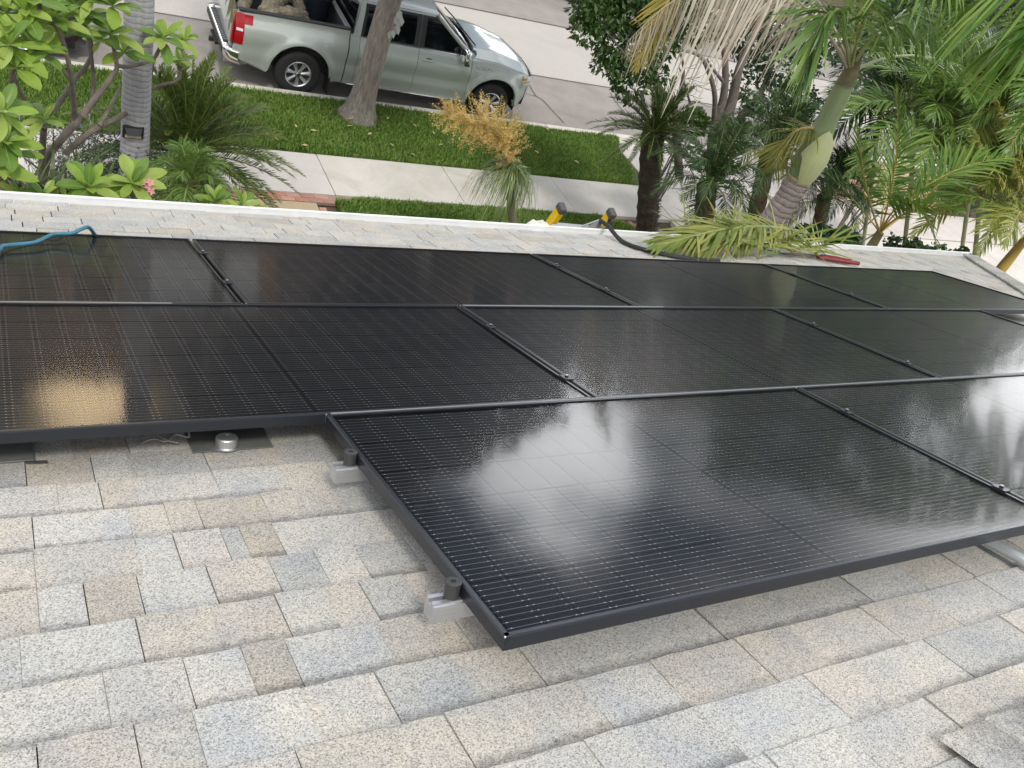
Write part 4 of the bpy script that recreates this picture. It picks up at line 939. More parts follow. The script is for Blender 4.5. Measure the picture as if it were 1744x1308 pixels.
def leaf_blob(mb, centers, radii, n, size, seed, flat=.75, mi=0, aspect=.5, hang=.35):
    """many single leaves spread through the volume of several clumps, thicker near the outside"""
    g = np.random.default_rng(seed); centers = np.asarray(centers, float); radii = np.asarray(radii, float); p = radii ** 2 / (radii ** 2).sum()
    i = g.choice(len(centers), n, p=p); d = nrm(g.normal(size=(n, 3))); r = radii[i] * g.uniform(.35, 1.0, n) ** .5 * (1 + .18 * np.sin(d[:, 0] * 7 + i) * np.cos(d[:, 2] * 6 + i * 2))
    c = centers[i] + d * r[:, None] * np.array([1, 1, flat])
    ax = nrm(d * .6 + g.normal(0, .6, (n, 3)) - UP * hang); nn = nrm(np.cross(ax, g.normal(size=(n, 3)))); ss = np.cross(ax, nn)
    L = size * g.uniform(.6, 1.3, n)[:, None]; w = L * aspect
    V = np.stack([c - ax * L * .5, c + ss * w * .5 + nn * w * .12, c + ax * L * .5, c - ss * w * .5 + nn * w * .12], 1)
    mb.add(V.reshape(-1, 3), np.arange(n * 4).reshape(n, 4), mi); return mb
bark_grey = mat('bark_ridged', (.17, .145, .12), .95, var=(.36, .32, .275), vscale=9, vdet=8, bump=1., bscale=14, bdist=.05, stretch=(3.2, 3.2, .55))
ring_bark = bpy.data.materials.new('ringed_bark')
def ring_mat(m, a, b, freq):
    m.use_nodes = True; t = m.node_tree; L = t.links.new; N = t.nodes.new; bs = t.nodes['Principled BSDF']; bs.inputs['Roughness'].default_value = .9
    g = N('ShaderNodeNewGeometry'); s = N('ShaderNodeSeparateXYZ'); L(g.outputs['Position'], s.inputs[0]); nz = N('ShaderNodeTexNoise'); nz.inputs['Scale'].default_value = 5; L(g.outputs['Position'], nz.inputs['Vector'])
    wv = N('ShaderNodeTexWave'); wv.bands_direction = 'Z'; wv.inputs['Scale'].default_value = freq; wv.inputs['Distortion'].default_value = 4.5; wv.inputs['Detail'].default_value = 3; wv.inputs['Detail Scale'].default_value = 1.2; L(g.outputs['Position'], wv.inputs['Vector'])
    r = N('ShaderNodeValToRGB'); r.color_ramp.elements[0].position = .0; r.color_ramp.elements[1].position = .22; r.color_ramp.elements[0].color = (*a, 1); r.color_ramp.elements[1].color = (*b, 1); L(wv.outputs['Fac'], r.inputs[0])
    mp = N('ShaderNodeMapping'); mp.inputs['Scale'].default_value = (40, 40, 6); L(g.outputs['Position'], mp.inputs[0]); n2 = N('ShaderNodeTexNoise'); n2.inputs['Scale'].default_value = 1; n2.inputs['Detail'].default_value = 5; L(mp.outputs[0], n2.inputs['Vector'])
    mr = N('ShaderNodeMapRange'); mr.inputs[3].default_value = .72; mr.inputs[4].default_value = 1.22; L(n2.outputs['Fac'], mr.inputs[0])
    mx = N('ShaderNodeMix'); mx.data_type = 'RGBA'; mx.blend_type = 'MULTIPLY'; mx.inputs[0].default_value = 1; L(r.outputs[0], mx.inputs[6]); L(mr.outputs[0], mx.inputs[7]); L(mx.outputs[2], bs.inputs['Base Color'])
    b_ = N('ShaderNodeBump'); b_.inputs['Strength'].default_value = .2; b_.inputs['Distance'].default_value = .008; L(wv.outputs['Fac'], b_.inputs['Height']); L(b_.outputs[0], bs.inputs['Normal'])
ring_mat(ring_bark, (.235, .23, .235), (.36, .355, .36), 6.5)
ring_brown = bpy.data.materials.new('ringed_brown_bark'); ring_mat(ring_brown, (.15, .12, .11), (.33, .275, .25), 5.5)
pgreen = leafmat('palm_green', (.08, .17, .032), (.22, .32, .075), .38, .36)
pbright = leafmat('palm_bright', (.10, .215, .03), (.24, .34, .065), .38, .42)
pdark = leafmat('palm_dark', (.026, .062, .018), (.075, .125, .036), .42, .22)
pyel = leafmat('palm_yellowing', (.26, .24, .05), (.36, .26, .06), .5, .35)
pdead = leafmat('palm_dead', (.34, .29, .215), (.56, .50, .40), .7, .25)
prib = mat('palm_rib', (.17, .21, .07), .5, var=(.26, .27, .10), vscale=8)
prib_o = mat('palm_rib_orange', (.42, .27, .06), .5, var=(.36, .30, .09), vscale=6)
prib_d = mat('palm_rib_dead', (.36, .30, .22), .8)
sagom = leafmat('sago_green', (.022, .05, .012), (.085, .12, .028), .35, .2)
def vec(*a): return np.array(a, float)

# ------------------------------------------------------------------ street tree
st = thing('street_tree', 'ridged grey street tree trunk on the verge, in front of the pickup truck', 'tree', (5.62, 13.62, .1))
tp = vec(*(5.695, 13.620, 2.316)) - vec(5.62, 13.62, .1)
g = np.random.default_rng(5); k = 28; hz = np.linspace(0, 1, 22); P = np.zeros((22, k, 3)); an = np.linspace(0, 2 * np.pi, k, endpoint=False)
for i, h in enumerate(hz):
    r = .205 + .17 * math.exp(-h * tp[2] / .22) - .03 * h; cx_ = tp[0] * h ** 1.1; cy_ = tp[1] * h
    rr = r * (1 + (.02 + .16 * math.exp(-h * tp[2] / .15)) * np.sin(an * 5 + 1) + .035 * np.sin(an * 11 + h * 5))
    P[i, :, 0] = cx_ + rr * np.cos(an); P[i, :, 1] = cy_ + rr * np.sin(an); P[i, :, 2] = h * tp[2]
MB().grid(P, closed=True).build('trunk', bark_grey, st, smooth=True)
lim = MB(); c0 = tp
ends = [vec(.4, -.6, 2.6), vec(-1.9, .4, 2.5), vec(1.9, .9, 2.3), vec(.5, 2.0, 2.4), vec(-.8, -1.7, 2.1), vec(1.7, -1.3, 2.9)]
for e in ends: lim.tube(spline([c0 - [0, 0, .1], c0 + e * .35 + [0, 0, .25], c0 + e * .7, c0 + e], 12), np.linspace(.14, .045, 12), 8)
lim.build('limb', bark_grey, st, smooth=True, kind='stuff')
treeleaf = leafmat('street_tree_leaf', (.03, .065, .018), (.075, .12, .035), .5, .3)
cr = MB(); leaf_blob(cr, [c0 + e + [0, 0, .3] for e in ends] + [c0 + [0, 0, 3.6], c0 + [.9, .3, 3.2], c0 + [-1, -.2, 3.3], c0 + [0, 0, 2.6]], [1.25, 1.3, 1.3, 1.3, 1.1, 1.2, 1.5, 1.3, 1.3, 1.6], 14000, .30, 9)
cr.build('crown', treeleaf, st, kind='stuff')
sc_ = MB(); g = np.random.default_rng(8)
for a_ in range(14):
    b0 = tp * (.93 - .012 * a_) + vec(.12 + g.uniform(-.06, .08), -.19 + g.uniform(-.03, .02), g.uniform(-.05, .12)); d = nrm(vec(g.uniform(-.6, .9), g.uniform(-.9, -.2), -1.0)); s_ = nrm(np.cross(d, vec(0, 1, .2)))
    sc_.add([b0, b0 + d * .06 + s_ * .045, b0 + d * .15, b0 + d * .06 - s_ * .045], [[0, 1, 2, 3]])
sc_.build('bark_flap', mat('pale_lichen', (.38, .40, .36), .9), st, kind='stuff')

# ------------------------------------------------------------------ king palm at the left with a solar lamp on its trunk
kp = thing('king_palm', 'tall pale grey ringed palm trunk at the left rising in front of the eave', 'palm tree')
b0 = vec(*(1.175, 7.600, 2.011)); b1 = vec(*(1.109, 7.600, 3.921)); dirk = (b1 - b0) / (b1[2] - b0[2])
zz = np.linspace(.08, 6.6, 90); pts = b0 + dirk * (zz - b0[2])[:, None]
MB().tube(pts, .128 - .003 * zz + .0012 * RNG.normal(size=90) + .05 * np.exp(-zz / .25), 24).build('trunk', ring_bark, kp, smooth=True)
top = pts[-1]; cs_m = mat('crownshaft_green', (.16, .21, .09), .4, var=(.24, .28, .13), vscale=6, stretch=(6, 6, .8))
MB().tube([top, top + [0, 0, .15], top + [0, 0, .6], top + [0, 0, 1.0]], [.15, .17, .12, .07], 18).build('crownshaft', cs_m, kp, smooth=True)
for i in range(11):
    a = 2 * math.pi * i / 11 + .3; d = vec(math.cos(a), math.sin(a), 0); h0 = top + [0, 0, .95]
    e = h0 + d * 2.1 + [0, 0, -.3 - .5 * (i % 3)]
    frond(MB(), h0, h0 + d * 1.0 + [0, 0, 1.0], e, 46, .55, .034, droop=.7, seed=40 + i).build('frond', [pgreen, prib], kp)
# one old leaf hangs low in front of the truck's tailgate
frond(MB(), top + [0, 0, .9], vec(*(2.054, 8.700, 4.820)), vec(*(2.164, 9.000, 3.285)), 60, .42, .022, (40, 10), droop=.7, seed=60, t0=.3, gaps=.2).build('frond', [leafmat('old_leaf', (.24, .24, .13), (.36, .34, .22), .6, .3), prib_d], kp)
lamp_l = thing('solar_lamp', 'small black solar wall lamp strapped to the pale palm trunk', 'lamp')
lc = vec(*(1.114, 7.475, 2.806)); fm = mat('lamp_black', (.02, .02, .02), .4)
M_ = np.array([[1, 0, 0], [0, 1, 0], [0, 0, 1.]])
lb = MB().prism([(-.085, -.055), (.085, -.055), (.085, .055), (-.085, .055)], 0, .03, lambda a, b, h: (lc[0] + a, lc[1] - h + .03, lc[2] + b))
lb.build('housing', fm, lamp_l)
MB().prism([(-.07, .045), (.07, .045), (.055, -.012), (-.055, -.012)], 0, .035, lambda a, b, h: (lc[0] + a, lc[1] - h * (.3 if b > 0 else 1.0), lc[2] + b)).build('solar_cell', mat('lamp_cell', (.05, .05, .055), .25), lamp_l)
MB().box((lc[0], lc[1] - .004, lc[2] - .034), (.13, .01, .022)).build('lens', mat('lamp_lens', (.55, .50, .36), .3), lamp_l)

# ------------------------------------------------------------------ plumeria: smooth bare branches ending in rosettes of broad leaves
pl_leaf = [leafmat('plumeria_leaf', (.17, .31, .035), (.33, .46, .075), .34, .42, 2.), leafmat('plumeria_leaf_light', (.28, .42, .07), (.42, .52, .13), .34, .45, 2.), leafmat('plumeria_leaf_deep', (.085, .19, .032), (.18, .29, .055), .36, .36, 2.)]
pl_vein = mat('plumeria_vein', (.30, .36, .15), .5)
pl_bark = mat('plumeria_bark', (.115, .095, .075), .9, var=(.20, .17, .138), vscale=14, bump=.4, bscale=50)
def plum_leaf(k):
    L, ws = 1.0, np.array([.015, .06, .115, .155, .175, .16, .10, .012]); xs = np.array([0, .1, .25, .42, .60, .76, .92, 1.0]); g = np.random.default_rng(k)
    curl = g.uniform(.05, .30); fold = g.uniform(.12, .4); P = np.zeros((8, 5, 3))
    for j, q in enumerate((-1, -.5, 0, .5, 1)):
        P[:, j, 0] = xs; P[:, j, 1] = ws * q * 1.12; P[:, j, 2] = -curl * xs ** 2 + np.abs(q) ** 1.2 * ws * fold * 1.4 + .01 * np.sin(xs * 20 + q * 3) * abs(q)
    mb = MB().grid(P); r = np.stack([xs, 0 * xs, -curl * xs ** 2 + .004], 1); mb.tube(r[:7], np.linspace(.012, .004, 7), 4, 1); return mb
PLM = [plum_leaf(k).mesh('leaf', [pl_leaf[k % 3], pl_vein], smooth=True) for k in range(9)]
def rosette(par, c, up, n, L, seed, spread=(25, 82)):
    g = np.random.default_rng(seed); up = nrm(np.asarray(up, float)); c = np.asarray(c, float)
    a0 = g.uniform(0, 6.28); sx_ = nrm(np.cross(up, vec(.3, .9, .1))); sy_ = np.cross(up, sx_)
    for i in range(n):
        f = i / max(1, n - 1); a = a0 + i * 2.4; el = np.radians(90 - (spread[0] + (spread[1] + 12 - spread[0]) * f ** .8) + g.normal(0, 7)); d = (sx_ * math.cos(a) + sy_ * math.sin(a)) * math.cos(el) + up * math.sin(el)
        d = nrm(d + g.normal(0, .06, 3)); s_ = nrm(np.cross(up, d) + g.normal(0, .1, 3)); s_ = nrm(s_ - d * (s_ @ d)); n_ = np.cross(d, s_)
        l = L * g.uniform(.7, 1.12) * (.65 + .4 * f)
        Mx = Matrix(((d[0], s_[0], n_[0], 0), (d[1], s_[1], n_[1], 0), (d[2], s_[2], n_[2], 0), (0, 0, 0, 1)))
        o = link('leaf', PLM[g.integers(len(PLM))], par); o.matrix_world = Matrix.Translation(Vector(c + up * .02 * (1 - f))) @ Mx @ Matrix.Scale(l, 4)
def stem(par, pts, r0, r1, n=14): return MB().tube(spline(pts, n), np.linspace(r0, r1, n) * .82, 8).build('branch', pl_bark, par, smooth=True)
pA = thing('plumeria', 'large plumeria shrub with forking bare branches and broad bright leaves at upper left', 'shrub')
stem(pA, [(0.368, 6.900, 2.495), (0.410, 6.900, 2.813), (0.511, 6.900, 3.001), (0.661, 7.000, 3.167)], .045, .036)
stem(pA, [(0.661, 7.000, 3.167), (0.769, 7.050, 3.326), (0.881, 7.100, 3.495), (0.907, 7.100, 3.577), (0.865, 7.100, 3.770)], .034, .018)
stem(pA, [(0.907, 7.100, 3.577), (1.028, 7.300, 3.492), (1.216, 7.400, 3.538), (1.264, 7.400, 3.677)], .02, .016)
stem(pA, [(0.612, 7.000, 3.100), (0.591, 6.900, 3.376), (0.559, 6.800, 3.635), (0.495, 6.800, 3.884), (0.446, 6.800, 3.970)], .028, .016)
stem(pA, [(0.470, 7.100, 3.129), (0.610, 7.200, 3.345), (0.728, 7.300, 3.486), (0.740, 7.300, 3.633), (0.690, 7.300, 3.835)], .026, .016)
stem(pA, [(0.742, 7.100, 3.256), (0.755, 7.200, 3.416), (0.704, 7.200, 3.744), (0.660, 7.200, 3.883)], .022, .015)
stem(pA, [(0.573, 6.900, 3.503), (0.505, 6.900, 3.600), (0.446, 6.900, 3.673)], .018, .014)
stem(pA, [(0.376, 6.900, 2.495), (0.375, 6.800, 2.931), (0.382, 6.700, 3.215)], .036, .028)
stem(pA, [(0.541, 7.000, 2.820), (0.780, 7.100, 3.023), (1.034, 7.500, 2.957), (1.317, 7.900, 3.034), (1.514, 7.900, 3.131), (1.531, 7.900, 3.279)], .032, .014)
stem(pA, [(0.801, 7.100, 3.046), (0.924, 7.300, 3.185), (0.977, 7.400, 3.244)], .022, .014)
stem(pA, [(1.283, 7.900, 3.029), (1.300, 7.900, 3.282), (1.358, 7.900, 3.469)], .022, .015)
stem(pA, [(0.131, 6.600, 3.380), (0.170, 6.600, 3.499), (0.177, 6.500, 3.705), (0.243, 6.500, 3.855)], .024, .016)
stem(pA, [(0.287, 6.800, 3.292), (0.204, 6.700, 3.542), (0.163, 6.700, 3.712)], .022, .015)
for i, (c, L, n) in enumerate([((0.167, 6.500, 3.893), .29, 13), ((0.325, 6.600, 3.820), .29, 12), ((0.272, 6.700, 4.046), .27, 12), ((0.446, 6.800, 3.978), .26, 12), ((0.142, 6.700, 4.023), .28, 12), ((0.602, 7.000, 4.017), .26, 12), ((0.699, 7.100, 3.916), .24, 11), ((0.855, 7.100, 3.815), .24, 12), ((0.842, 7.000, 4.073), .25, 11), ((0.521, 6.900, 3.851), .24, 10),
    ((0.806, 7.300, 3.658), .17, 9), ((0.376, 6.600, 3.308), .22, 10), ((1.271, 7.400, 3.708), .25, 12), ((1.522, 7.900, 3.322), .20, 9), ((1.544, 7.900, 3.510), .19, 9), ((0.203, 6.400, 3.788), .24, 9), ((0.330, 6.800, 4.108), .26, 10), ((0.966, 7.200, 3.644), .22, 8), ((0.716, 7.000, 4.102), .24, 9)]):
    rosette(pA, c, (RNG.uniform(-.25, .25), RNG.uniform(-.35, .1), 1), n, L, 100 + i)
pB = thing('plumeria', 'plumeria with broad pale green leaves at the left edge, close above the eave', 'shrub')
stem(pB, [(-0.035, 5.600, 3.259), (0.035, 5.600, 3.439), (0.089, 5.600, 3.634)], .03, .02); stem(pB, [(0.000, 5.600, 3.350), (0.084, 5.600, 3.444), (0.127, 5.600, 3.500)], .025, .02)
for i, (c, L, n) in enumerate([((0.085, 5.600, 3.876), .26, 11), ((0.098, 5.500, 3.735), .26, 13), ((0.029, 5.400, 3.605), .25, 11), ((0.139, 5.700, 3.551), .2, 8)]): rosette(pB, c, (.25, -.3, 1), n, L, 150 + i)
pC = thing('plumeria', 'low plumeria tip with pink flowers in front of the pale palm trunk', 'shrub')
stem(pC, [(0.846, 5.500, 3.252), (0.848, 5.500, 3.418), (0.836, 5.500, 3.495)], .022, .018); rosette(pC, (0.835, 5.500, 3.513), (0, -.25, 1), 13, .25, 160, (20, 78))
stem(pC, [(0.837, 5.500, 3.477), (0.879, 5.450, 3.531), (0.912, 5.400, 3.593)], .008, .006)
pinkm = mat('pink_petal', (.72, .26, .28), .5, var=(.78, .40, .38), vscale=20, trans=.3)
g = np.random.default_rng(3)
for fc in ((0.926, 5.380, 3.615), (0.931, 5.360, 3.561), (0.918, 5.400, 3.566), (0.905, 5.420, 3.579)):
    fm_ = MB(); c = vec(*fc); ax = nrm(vec(g.uniform(-.3, .6), -.8, .6)); s1 = nrm(np.cross(ax, UP)); s2 = np.cross(ax, s1)
    for q in range(5):
        a = q * 1.2566 + g.uniform(0, .3); d = s1 * math.cos(a) + s2 * math.sin(a); e = nrm(np.cross(ax, d)); r_ = .030
        fm_.add([c, c + d * r_ * .55 + e * r_ * .32 + ax * .006, c + d * r_ + ax * .004, c + d * r_ * .55 - e * r_ * .30 + ax * .009], [[0, 1, 2, 3]])
    fm_.build('flower', pinkm, pC)
pD = thing('plumeria', 'low plumeria tip beside the pink flowered one, in front of dark strappy leaves', 'shrub')
stem(pD, [(0.567, 5.450, 3.267), (0.570, 5.450, 3.405), (0.569, 5.450, 3.468)], .022, .018); rosette(pD, (0.568, 5.450, 3.486), (0, -.25, 1), 13, .25, 170, (18, 76))
rosette(pD, (0.428, 5.400, 3.418), (0, -.2, 1), 7, .15, 171, (15, 60)); rosette(pD, (0.308, 5.400, 3.426), (0, -.2, 1), 6, .14, 172, (15, 60)); rosette(pD, (0.158, 5.400, 3.435), (0, -.2, 1), 6, .15, 173, (15, 60))
pE = thing('plumeria', 'low double plumeria tip by the eave next to the red brick border', 'shrub')
stem(pE, [(1.459, 5.500, 3.218), (1.412, 5.500, 3.341), (1.398, 5.500, 3.389)], .02, .017); stem(pE, [(1.476, 5.500, 3.219), (1.535, 5.500, 3.339), (1.554, 5.500, 3.386)], .02, .017)
rosette(pE, (1.388, 5.500, 3.408), (-.1, -.3, 1), 11, .19, 180, (20, 75)); rosette(pE, (1.569, 5.500, 3.402), (.2, -.3, 1), 10, .17, 181, (20, 72)); rosette(pE, (1.695, 5.500, 3.341), (.2, -.3, 1), 6, .13, 182, (20, 66))

# ------------------------------------------------------------------ sago palms
def sago(label, c, base, L, n, seed, lean=(0, 0), trunk_r=.17, el0=(5, 85), ll=.15, lw=.0085, m=sagom):
    t = thing('sago_palm', label, 'sago palm'); g = np.random.default_rng(seed); c = vec(*c); base = vec(*base)
    tm = MB(); P = spline([base, base * .6 + c * .4 + [0, 0, .0], c], 26); tm.tube(P, trunk_r * (1 + .10 * (np.arange(26) % 3 == 0)), 12)
    nb = 420; i = g.integers(0, 26, nb); a = g.uniform(0, 6.28, nb); d = np.stack([np.cos(a), np.sin(a), .5 + 0 * a], 1); b_ = P[i] + d * trunk_r * .9; s_ = np.stack([-np.sin(a), np.cos(a), 0 * a], 1) * .022
    tm.add(np.stack([b_ - s_, b_ + s_, b_ + nrm(d) * .07], 1).reshape(-1, 3), np.arange(nb * 3).reshape(nb, 3))
    tm.build('trunk', mat('sago_trunk', (.035, .028, .02), .95, var=(.085, .065, .045), vscale=18, bump=.7, bscale=40, bdist=.02), t)
    for i in range(n):
        a = i * 2.39996 + g.uniform(-.2, .2); f = (i + .5) / n; el = R(el0[1] - (el0[1] - el0[0]) * f ** .8 + g.normal(0, 4)); d = vec(math.cos(a) * math.cos(el), math.sin(a) * math.cos(el), math.sin(el)) + vec(lean[0], lean[1], 0) * .3
        d = nrm(d); l = L * g.uniform(.85, 1.1); e = c + d * l + UP * (-.24 * l * (1 - .5 * f) * math.cos(el) - .10 * l)
        frond(MB(), c, c + d * l * .55 + UP * .10 * l, e, 74, ll, lw, (58, 32), .06, 26, .12, 1 + 2, .009, seed * 100 + i, .06, prof=.55).build('frond', [m, prib], t)
    return t
sagoleaf_y = leafmat('sago_olive', (.05, .075, .015), (.13, .15, .035), .38, .28)
sago('dense dark sago palm at the left between the pale palm trunk and the pavement', (1.742, 8.300, 2.173), (2.05, 8.35, .08), 1.12, 105, 2, ll=.115, lw=.011, el0=(-14, 86), m=leafmat('sago_left', (.055, .10, .02), (.17, .215, .05), .34, .34))
sago('sago palm on a slanting dark trunk, right of the lawn', (8.457, 9.600, 2.446), (9.378, 9.600, 0.468), .98, 60, 3, trunk_r=.165, el0=(-12, 80), ll=.11, lw=.011)

# ------------------------------------------------------------------ pygmy date palms and other feathery palms
def feather_palm(name, label, c, base, L, n, seed, m, rib=prib, ll=.26, lw=.014, el0=(0, 80), trunk_r=.10, droop=.4, nl=52, az=None, arch=.28, sagk=.45, cat='palm tree', tmat=None, group=None, vee=18):
    t = thing(name, label, cat, group=group); g = np.random.default_rng(seed); c = vec(*c); base = vec(*base)
    MB().tube(spline([base, (base + c) / 2 + [.02, 0, 0], c], 14), trunk_r * (1 + .12 * (np.arange(14) % 2)), 12).build('trunk', tmat or pl_bark, t, smooth=True)
    for i in range(n):
        a = (i * 2.39996 + g.uniform(-.25, .25)) if az is None else az[0] + (az[1] - az[0]) * g.uniform(); f = (i + .5) / n; el = R(el0[1] - (el0[1] - el0[0]) * f + g.normal(0, 5)); d = vec(math.cos(a) * math.cos(el), math.sin(a) * math.cos(el), math.sin(el)); l = L * g.uniform(.8, 1.12)
        frond(MB(), c, c + d * l * .6 + UP * arch * l, c + d * l - UP * sagk * l * math.cos(el), nl, ll, lw, (60, 32), droop, vee, .16, 3, .010, seed * 100 + i, .1).build('frond', [m, rib], t)
    return t
date_b = mat('date_bark', (.09, .055, .035), .95, var=(.17, .105, .065), vscale=16, bump=.9, bscale=30, bdist=.03)
feather_palm('date_palm', 'small dark date palm with drooping feathery fronds right of the slanting sago', (8.232, 7.900, 2.608), (8.649, 7.900, 1.659), .95, 34, 21, pdark, ll=.24, lw=.013, trunk_r=.13, tmat=date_b)
feather_palm('date_palm', 'dark feathery date palm just behind the leaning king palm trunk', (9.773, 8.600, 2.849), (10.458, 8.600, 1.128), 1.15, 34, 22, pdark, ll=.28, lw=.014, trunk_r=.12, tmat=date_b)
feather_palm('date_palm', 'dark date palm right of the leaning king palm, in front of bright concrete', (10.636, 8.000, 2.583), (11.256, 8.000, 1.372), .95, 28, 23, pdark, ll=.26, lw=.013, trunk_r=.10, tmat=date_b)
feather_palm('date_palm', 'small palm seedling with fine leaves at the foot of the left sago palm', (1.433, 6.600, 2.845), (1.450, 6.600, 2.663), .42, 22, 24, pgreen, ll=.16, lw=.007, trunk_r=.05, tmat=date_b)

# ------------------------------------------------------------------ leaning king palm at the right with its peeling green shaft
kr = thing('king_palm', 'king palm with peeling green crownshaft and leaning ringed brown trunk beside the eave', 'palm tree')
YR = 5.65
tr_ = [vec(*q) for q in ((7.058, 5.650, 2.733), (6.980, 5.650, 3.335), (7.000, 5.650, 3.728), (6.998, 5.650, 4.039))]
P = spline(tr_, 50); P_TR = P; P[0][2] = min(P[0][2], 2.0)
MB().tube(np.concatenate([[P[0] + [.1, 0, -2.0]], P]), np.concatenate([[.18], np.linspace(.150, .115, 50) + .004 * RNG.uniform(-1, 1, 50) + .005 * (np.sin(np.arange(50) * 1.25 + np.sin(np.arange(50) * .7) * 1.5) > .6) * np.linspace(.3, 1.6, 50)]), 24).build('trunk', ring_brown, kr, smooth=True)
S0, S1 = vec(*(6.998, 5.650, 4.039)), vec(*(6.856, 5.650, 5.043))
f = np.linspace(0, 1, 24); shp = S0 + (S1 - S0) * f[:, None]; shr = np.interp(f, [0, .06, .25, .45, .6, .85, 1], [.120, .132, .140, .122, .100, .090, .080])
shm = mat('crownshaft', (.17, .225, .10), .38, var=(.255, .30, .155), vscale=5, stretch=(8, 8, .6), coat=.15)
MB().tube(shp, shr, 24).build('crownshaft', shm, kr, smooth=True)
MB().lathe([(.115, -.02), (.134, .0), (.134, .02), (.12, .03)], 24, c=tuple(S0)).build('ring_scar', mat('scar', (.42, .32, .20), .8), kr, smooth=True)
# the peeling sheath: a curved shell standing off the shaft on its right side
ax = nrm(S1 - S0); s1 = nrm(np.cross(ax, vec(0, 1, 0))); s1 = s1 if s1[0] > 0 else -s1; s2 = nrm(np.cross(ax, s1)); s2 = s2 if s2[1] < 0 else -s2
hh = np.linspace(0, 1, 18); aa = np.linspace(-1, 1, 12); P = np.zeros((18, 12, 3))
for i, h in enumerate(hh):
    half = R(72) * (math.sin(math.pi * min(1, .30 + .70 * h)) ** .6 if h > .5 else .55 + .9 * h * .5); r = float(np.interp(h * .56, f, shr)) + .010 + .032 * math.sin(math.pi * h) ** 1.2
    for j, a in enumerate(aa):
        th = a * half + R(10) * h + R(98); P[i, j] = S0 + (S1 - S0) * (.0 + h * .575) + (s1 * math.cos(th) + s2 * math.sin(th)) * r
MB().grid(P).grid(P[:, ::-1] + (s1 * .004)).build('sheath', mat('sheath_pale', (.46, .52, .20), .45, var=(.55, .55, .32), vscale=4, stretch=(6, 6, 1), trans=.12), kr, smooth=True)
tipc = P[-1, 6]
CT = S1 + ax * .10
def kfrond(label, pts, n, ll, lw, m, rib, **k):
    o = frond(MB(), *[vec(*q) for q in pts], n, ll, lw, **k).build('frond', [m, rib], kr)
    if label: o['label'] = label
MB().tube([S1, S1 + ax * .12, S1 + ax * .3], [.085, .07, .03], 14).build('leaf_base', mat('leaf_base_brown', (.085, .075, .04), .8, var=(.16, .15, .06), vscale=9), kr, smooth=True)
kfrond(None, (CT, (5.536, 5.500, 6.293), (6.010, 5.200, 4.743)), 54, .50, .030, pgreen, prib, droop=.55, seed=301, t0=.2, ang=(45, 15))
kfrond('dead pale brown hanging frond', (CT, (5.152, 5.900, 6.241), (4.759, 6.200, 4.834)), 64, .80, .022, pdead, prib_d, droop=1.6, seed=302, t0=.2, ang=(75, 45), vee=-35, jit=.25)
kfrond('dead pale brown hanging frond', (CT, (5.934, 6.200, 6.144), (5.914, 6.600, 5.122)), 46, .62, .020, pdead, prib_d, droop=1.6, seed=303, t0=.2, ang=(70, 45), vee=-35, jit=.3)
kfrond('yellowing frond tip', ((5.233, 6.300, 5.908), (5.024, 6.300, 5.344), (4.960, 6.200, 4.642)), 44, .36, .022, pyel, prib_o, droop=.18, seed=304, t0=.1, ang=(42, 20), vee=10)
kfrond(None, (CT, (6.492, 5.500, 6.000), (7.608, 5.200, 5.931)), 56, .72, .034, pgreen, prib, droop=.75, seed=305, t0=.16, ang=(65, 40), vee=-5)
kfrond(None, (CT, (5.740, 5.300, 6.448), (6.404, 4.800, 6.219)), 56, .70, .034, pgreen, prib, droop=.8, seed=306, t0=.2, ang=(65, 40), vee=0)
kfrond(None, (CT, (6.531, 6.000, 5.909), (6.859, 6.400, 6.429)), 50, .5, .030, pgreen, prib, droop=.35, seed=307, t0=.2, ang=(60, 35), vee=10)
kfrond(None, (CT, (8.086, 6.200, 5.446), (9.957, 6.600, 5.082)), 46, .55, .030, pgreen, prib, droop=.6, seed=308, t0=.2)
kfrond(None, (CT, (6.859, 5.900, 5.596), (6.390, 5.900, 6.208)), 40, .4, .024, pgreen, prib_o, droop=.2, seed=309, t0=.3)
kfrond('short olive yellow frond', (S0 + (S1 - S0) * .52, (6.444, 5.750, 4.603), (6.819, 5.800, 3.949)), 34, .42, .022, leafmat('olive_leaf', (.17, .18, .03), (.30, .28, .07), .5, .35), prib_o, droop=.25, seed=310, t0=.1, ang=(70, 30), vee=0)
rh = MB(); g = np.random.default_rng(66)
for q in range(70):
    b_ = P_TR[g.integers(20, 50)] + vec(g.uniform(.02, .14), -.10 + g.uniform(-.05, .06), 0); e_ = b_ + vec(g.uniform(.0, .12), g.uniform(-.05, .03), g.uniform(-.30, -.05)); rh.tube([b_, (b_ + e_) / 2 + g.normal(0, .02, 3), e_], .003, 3)
rh.build('fibre', mat('root_fibre', (.34, .29, .25), .9), kr, kind='stuff')
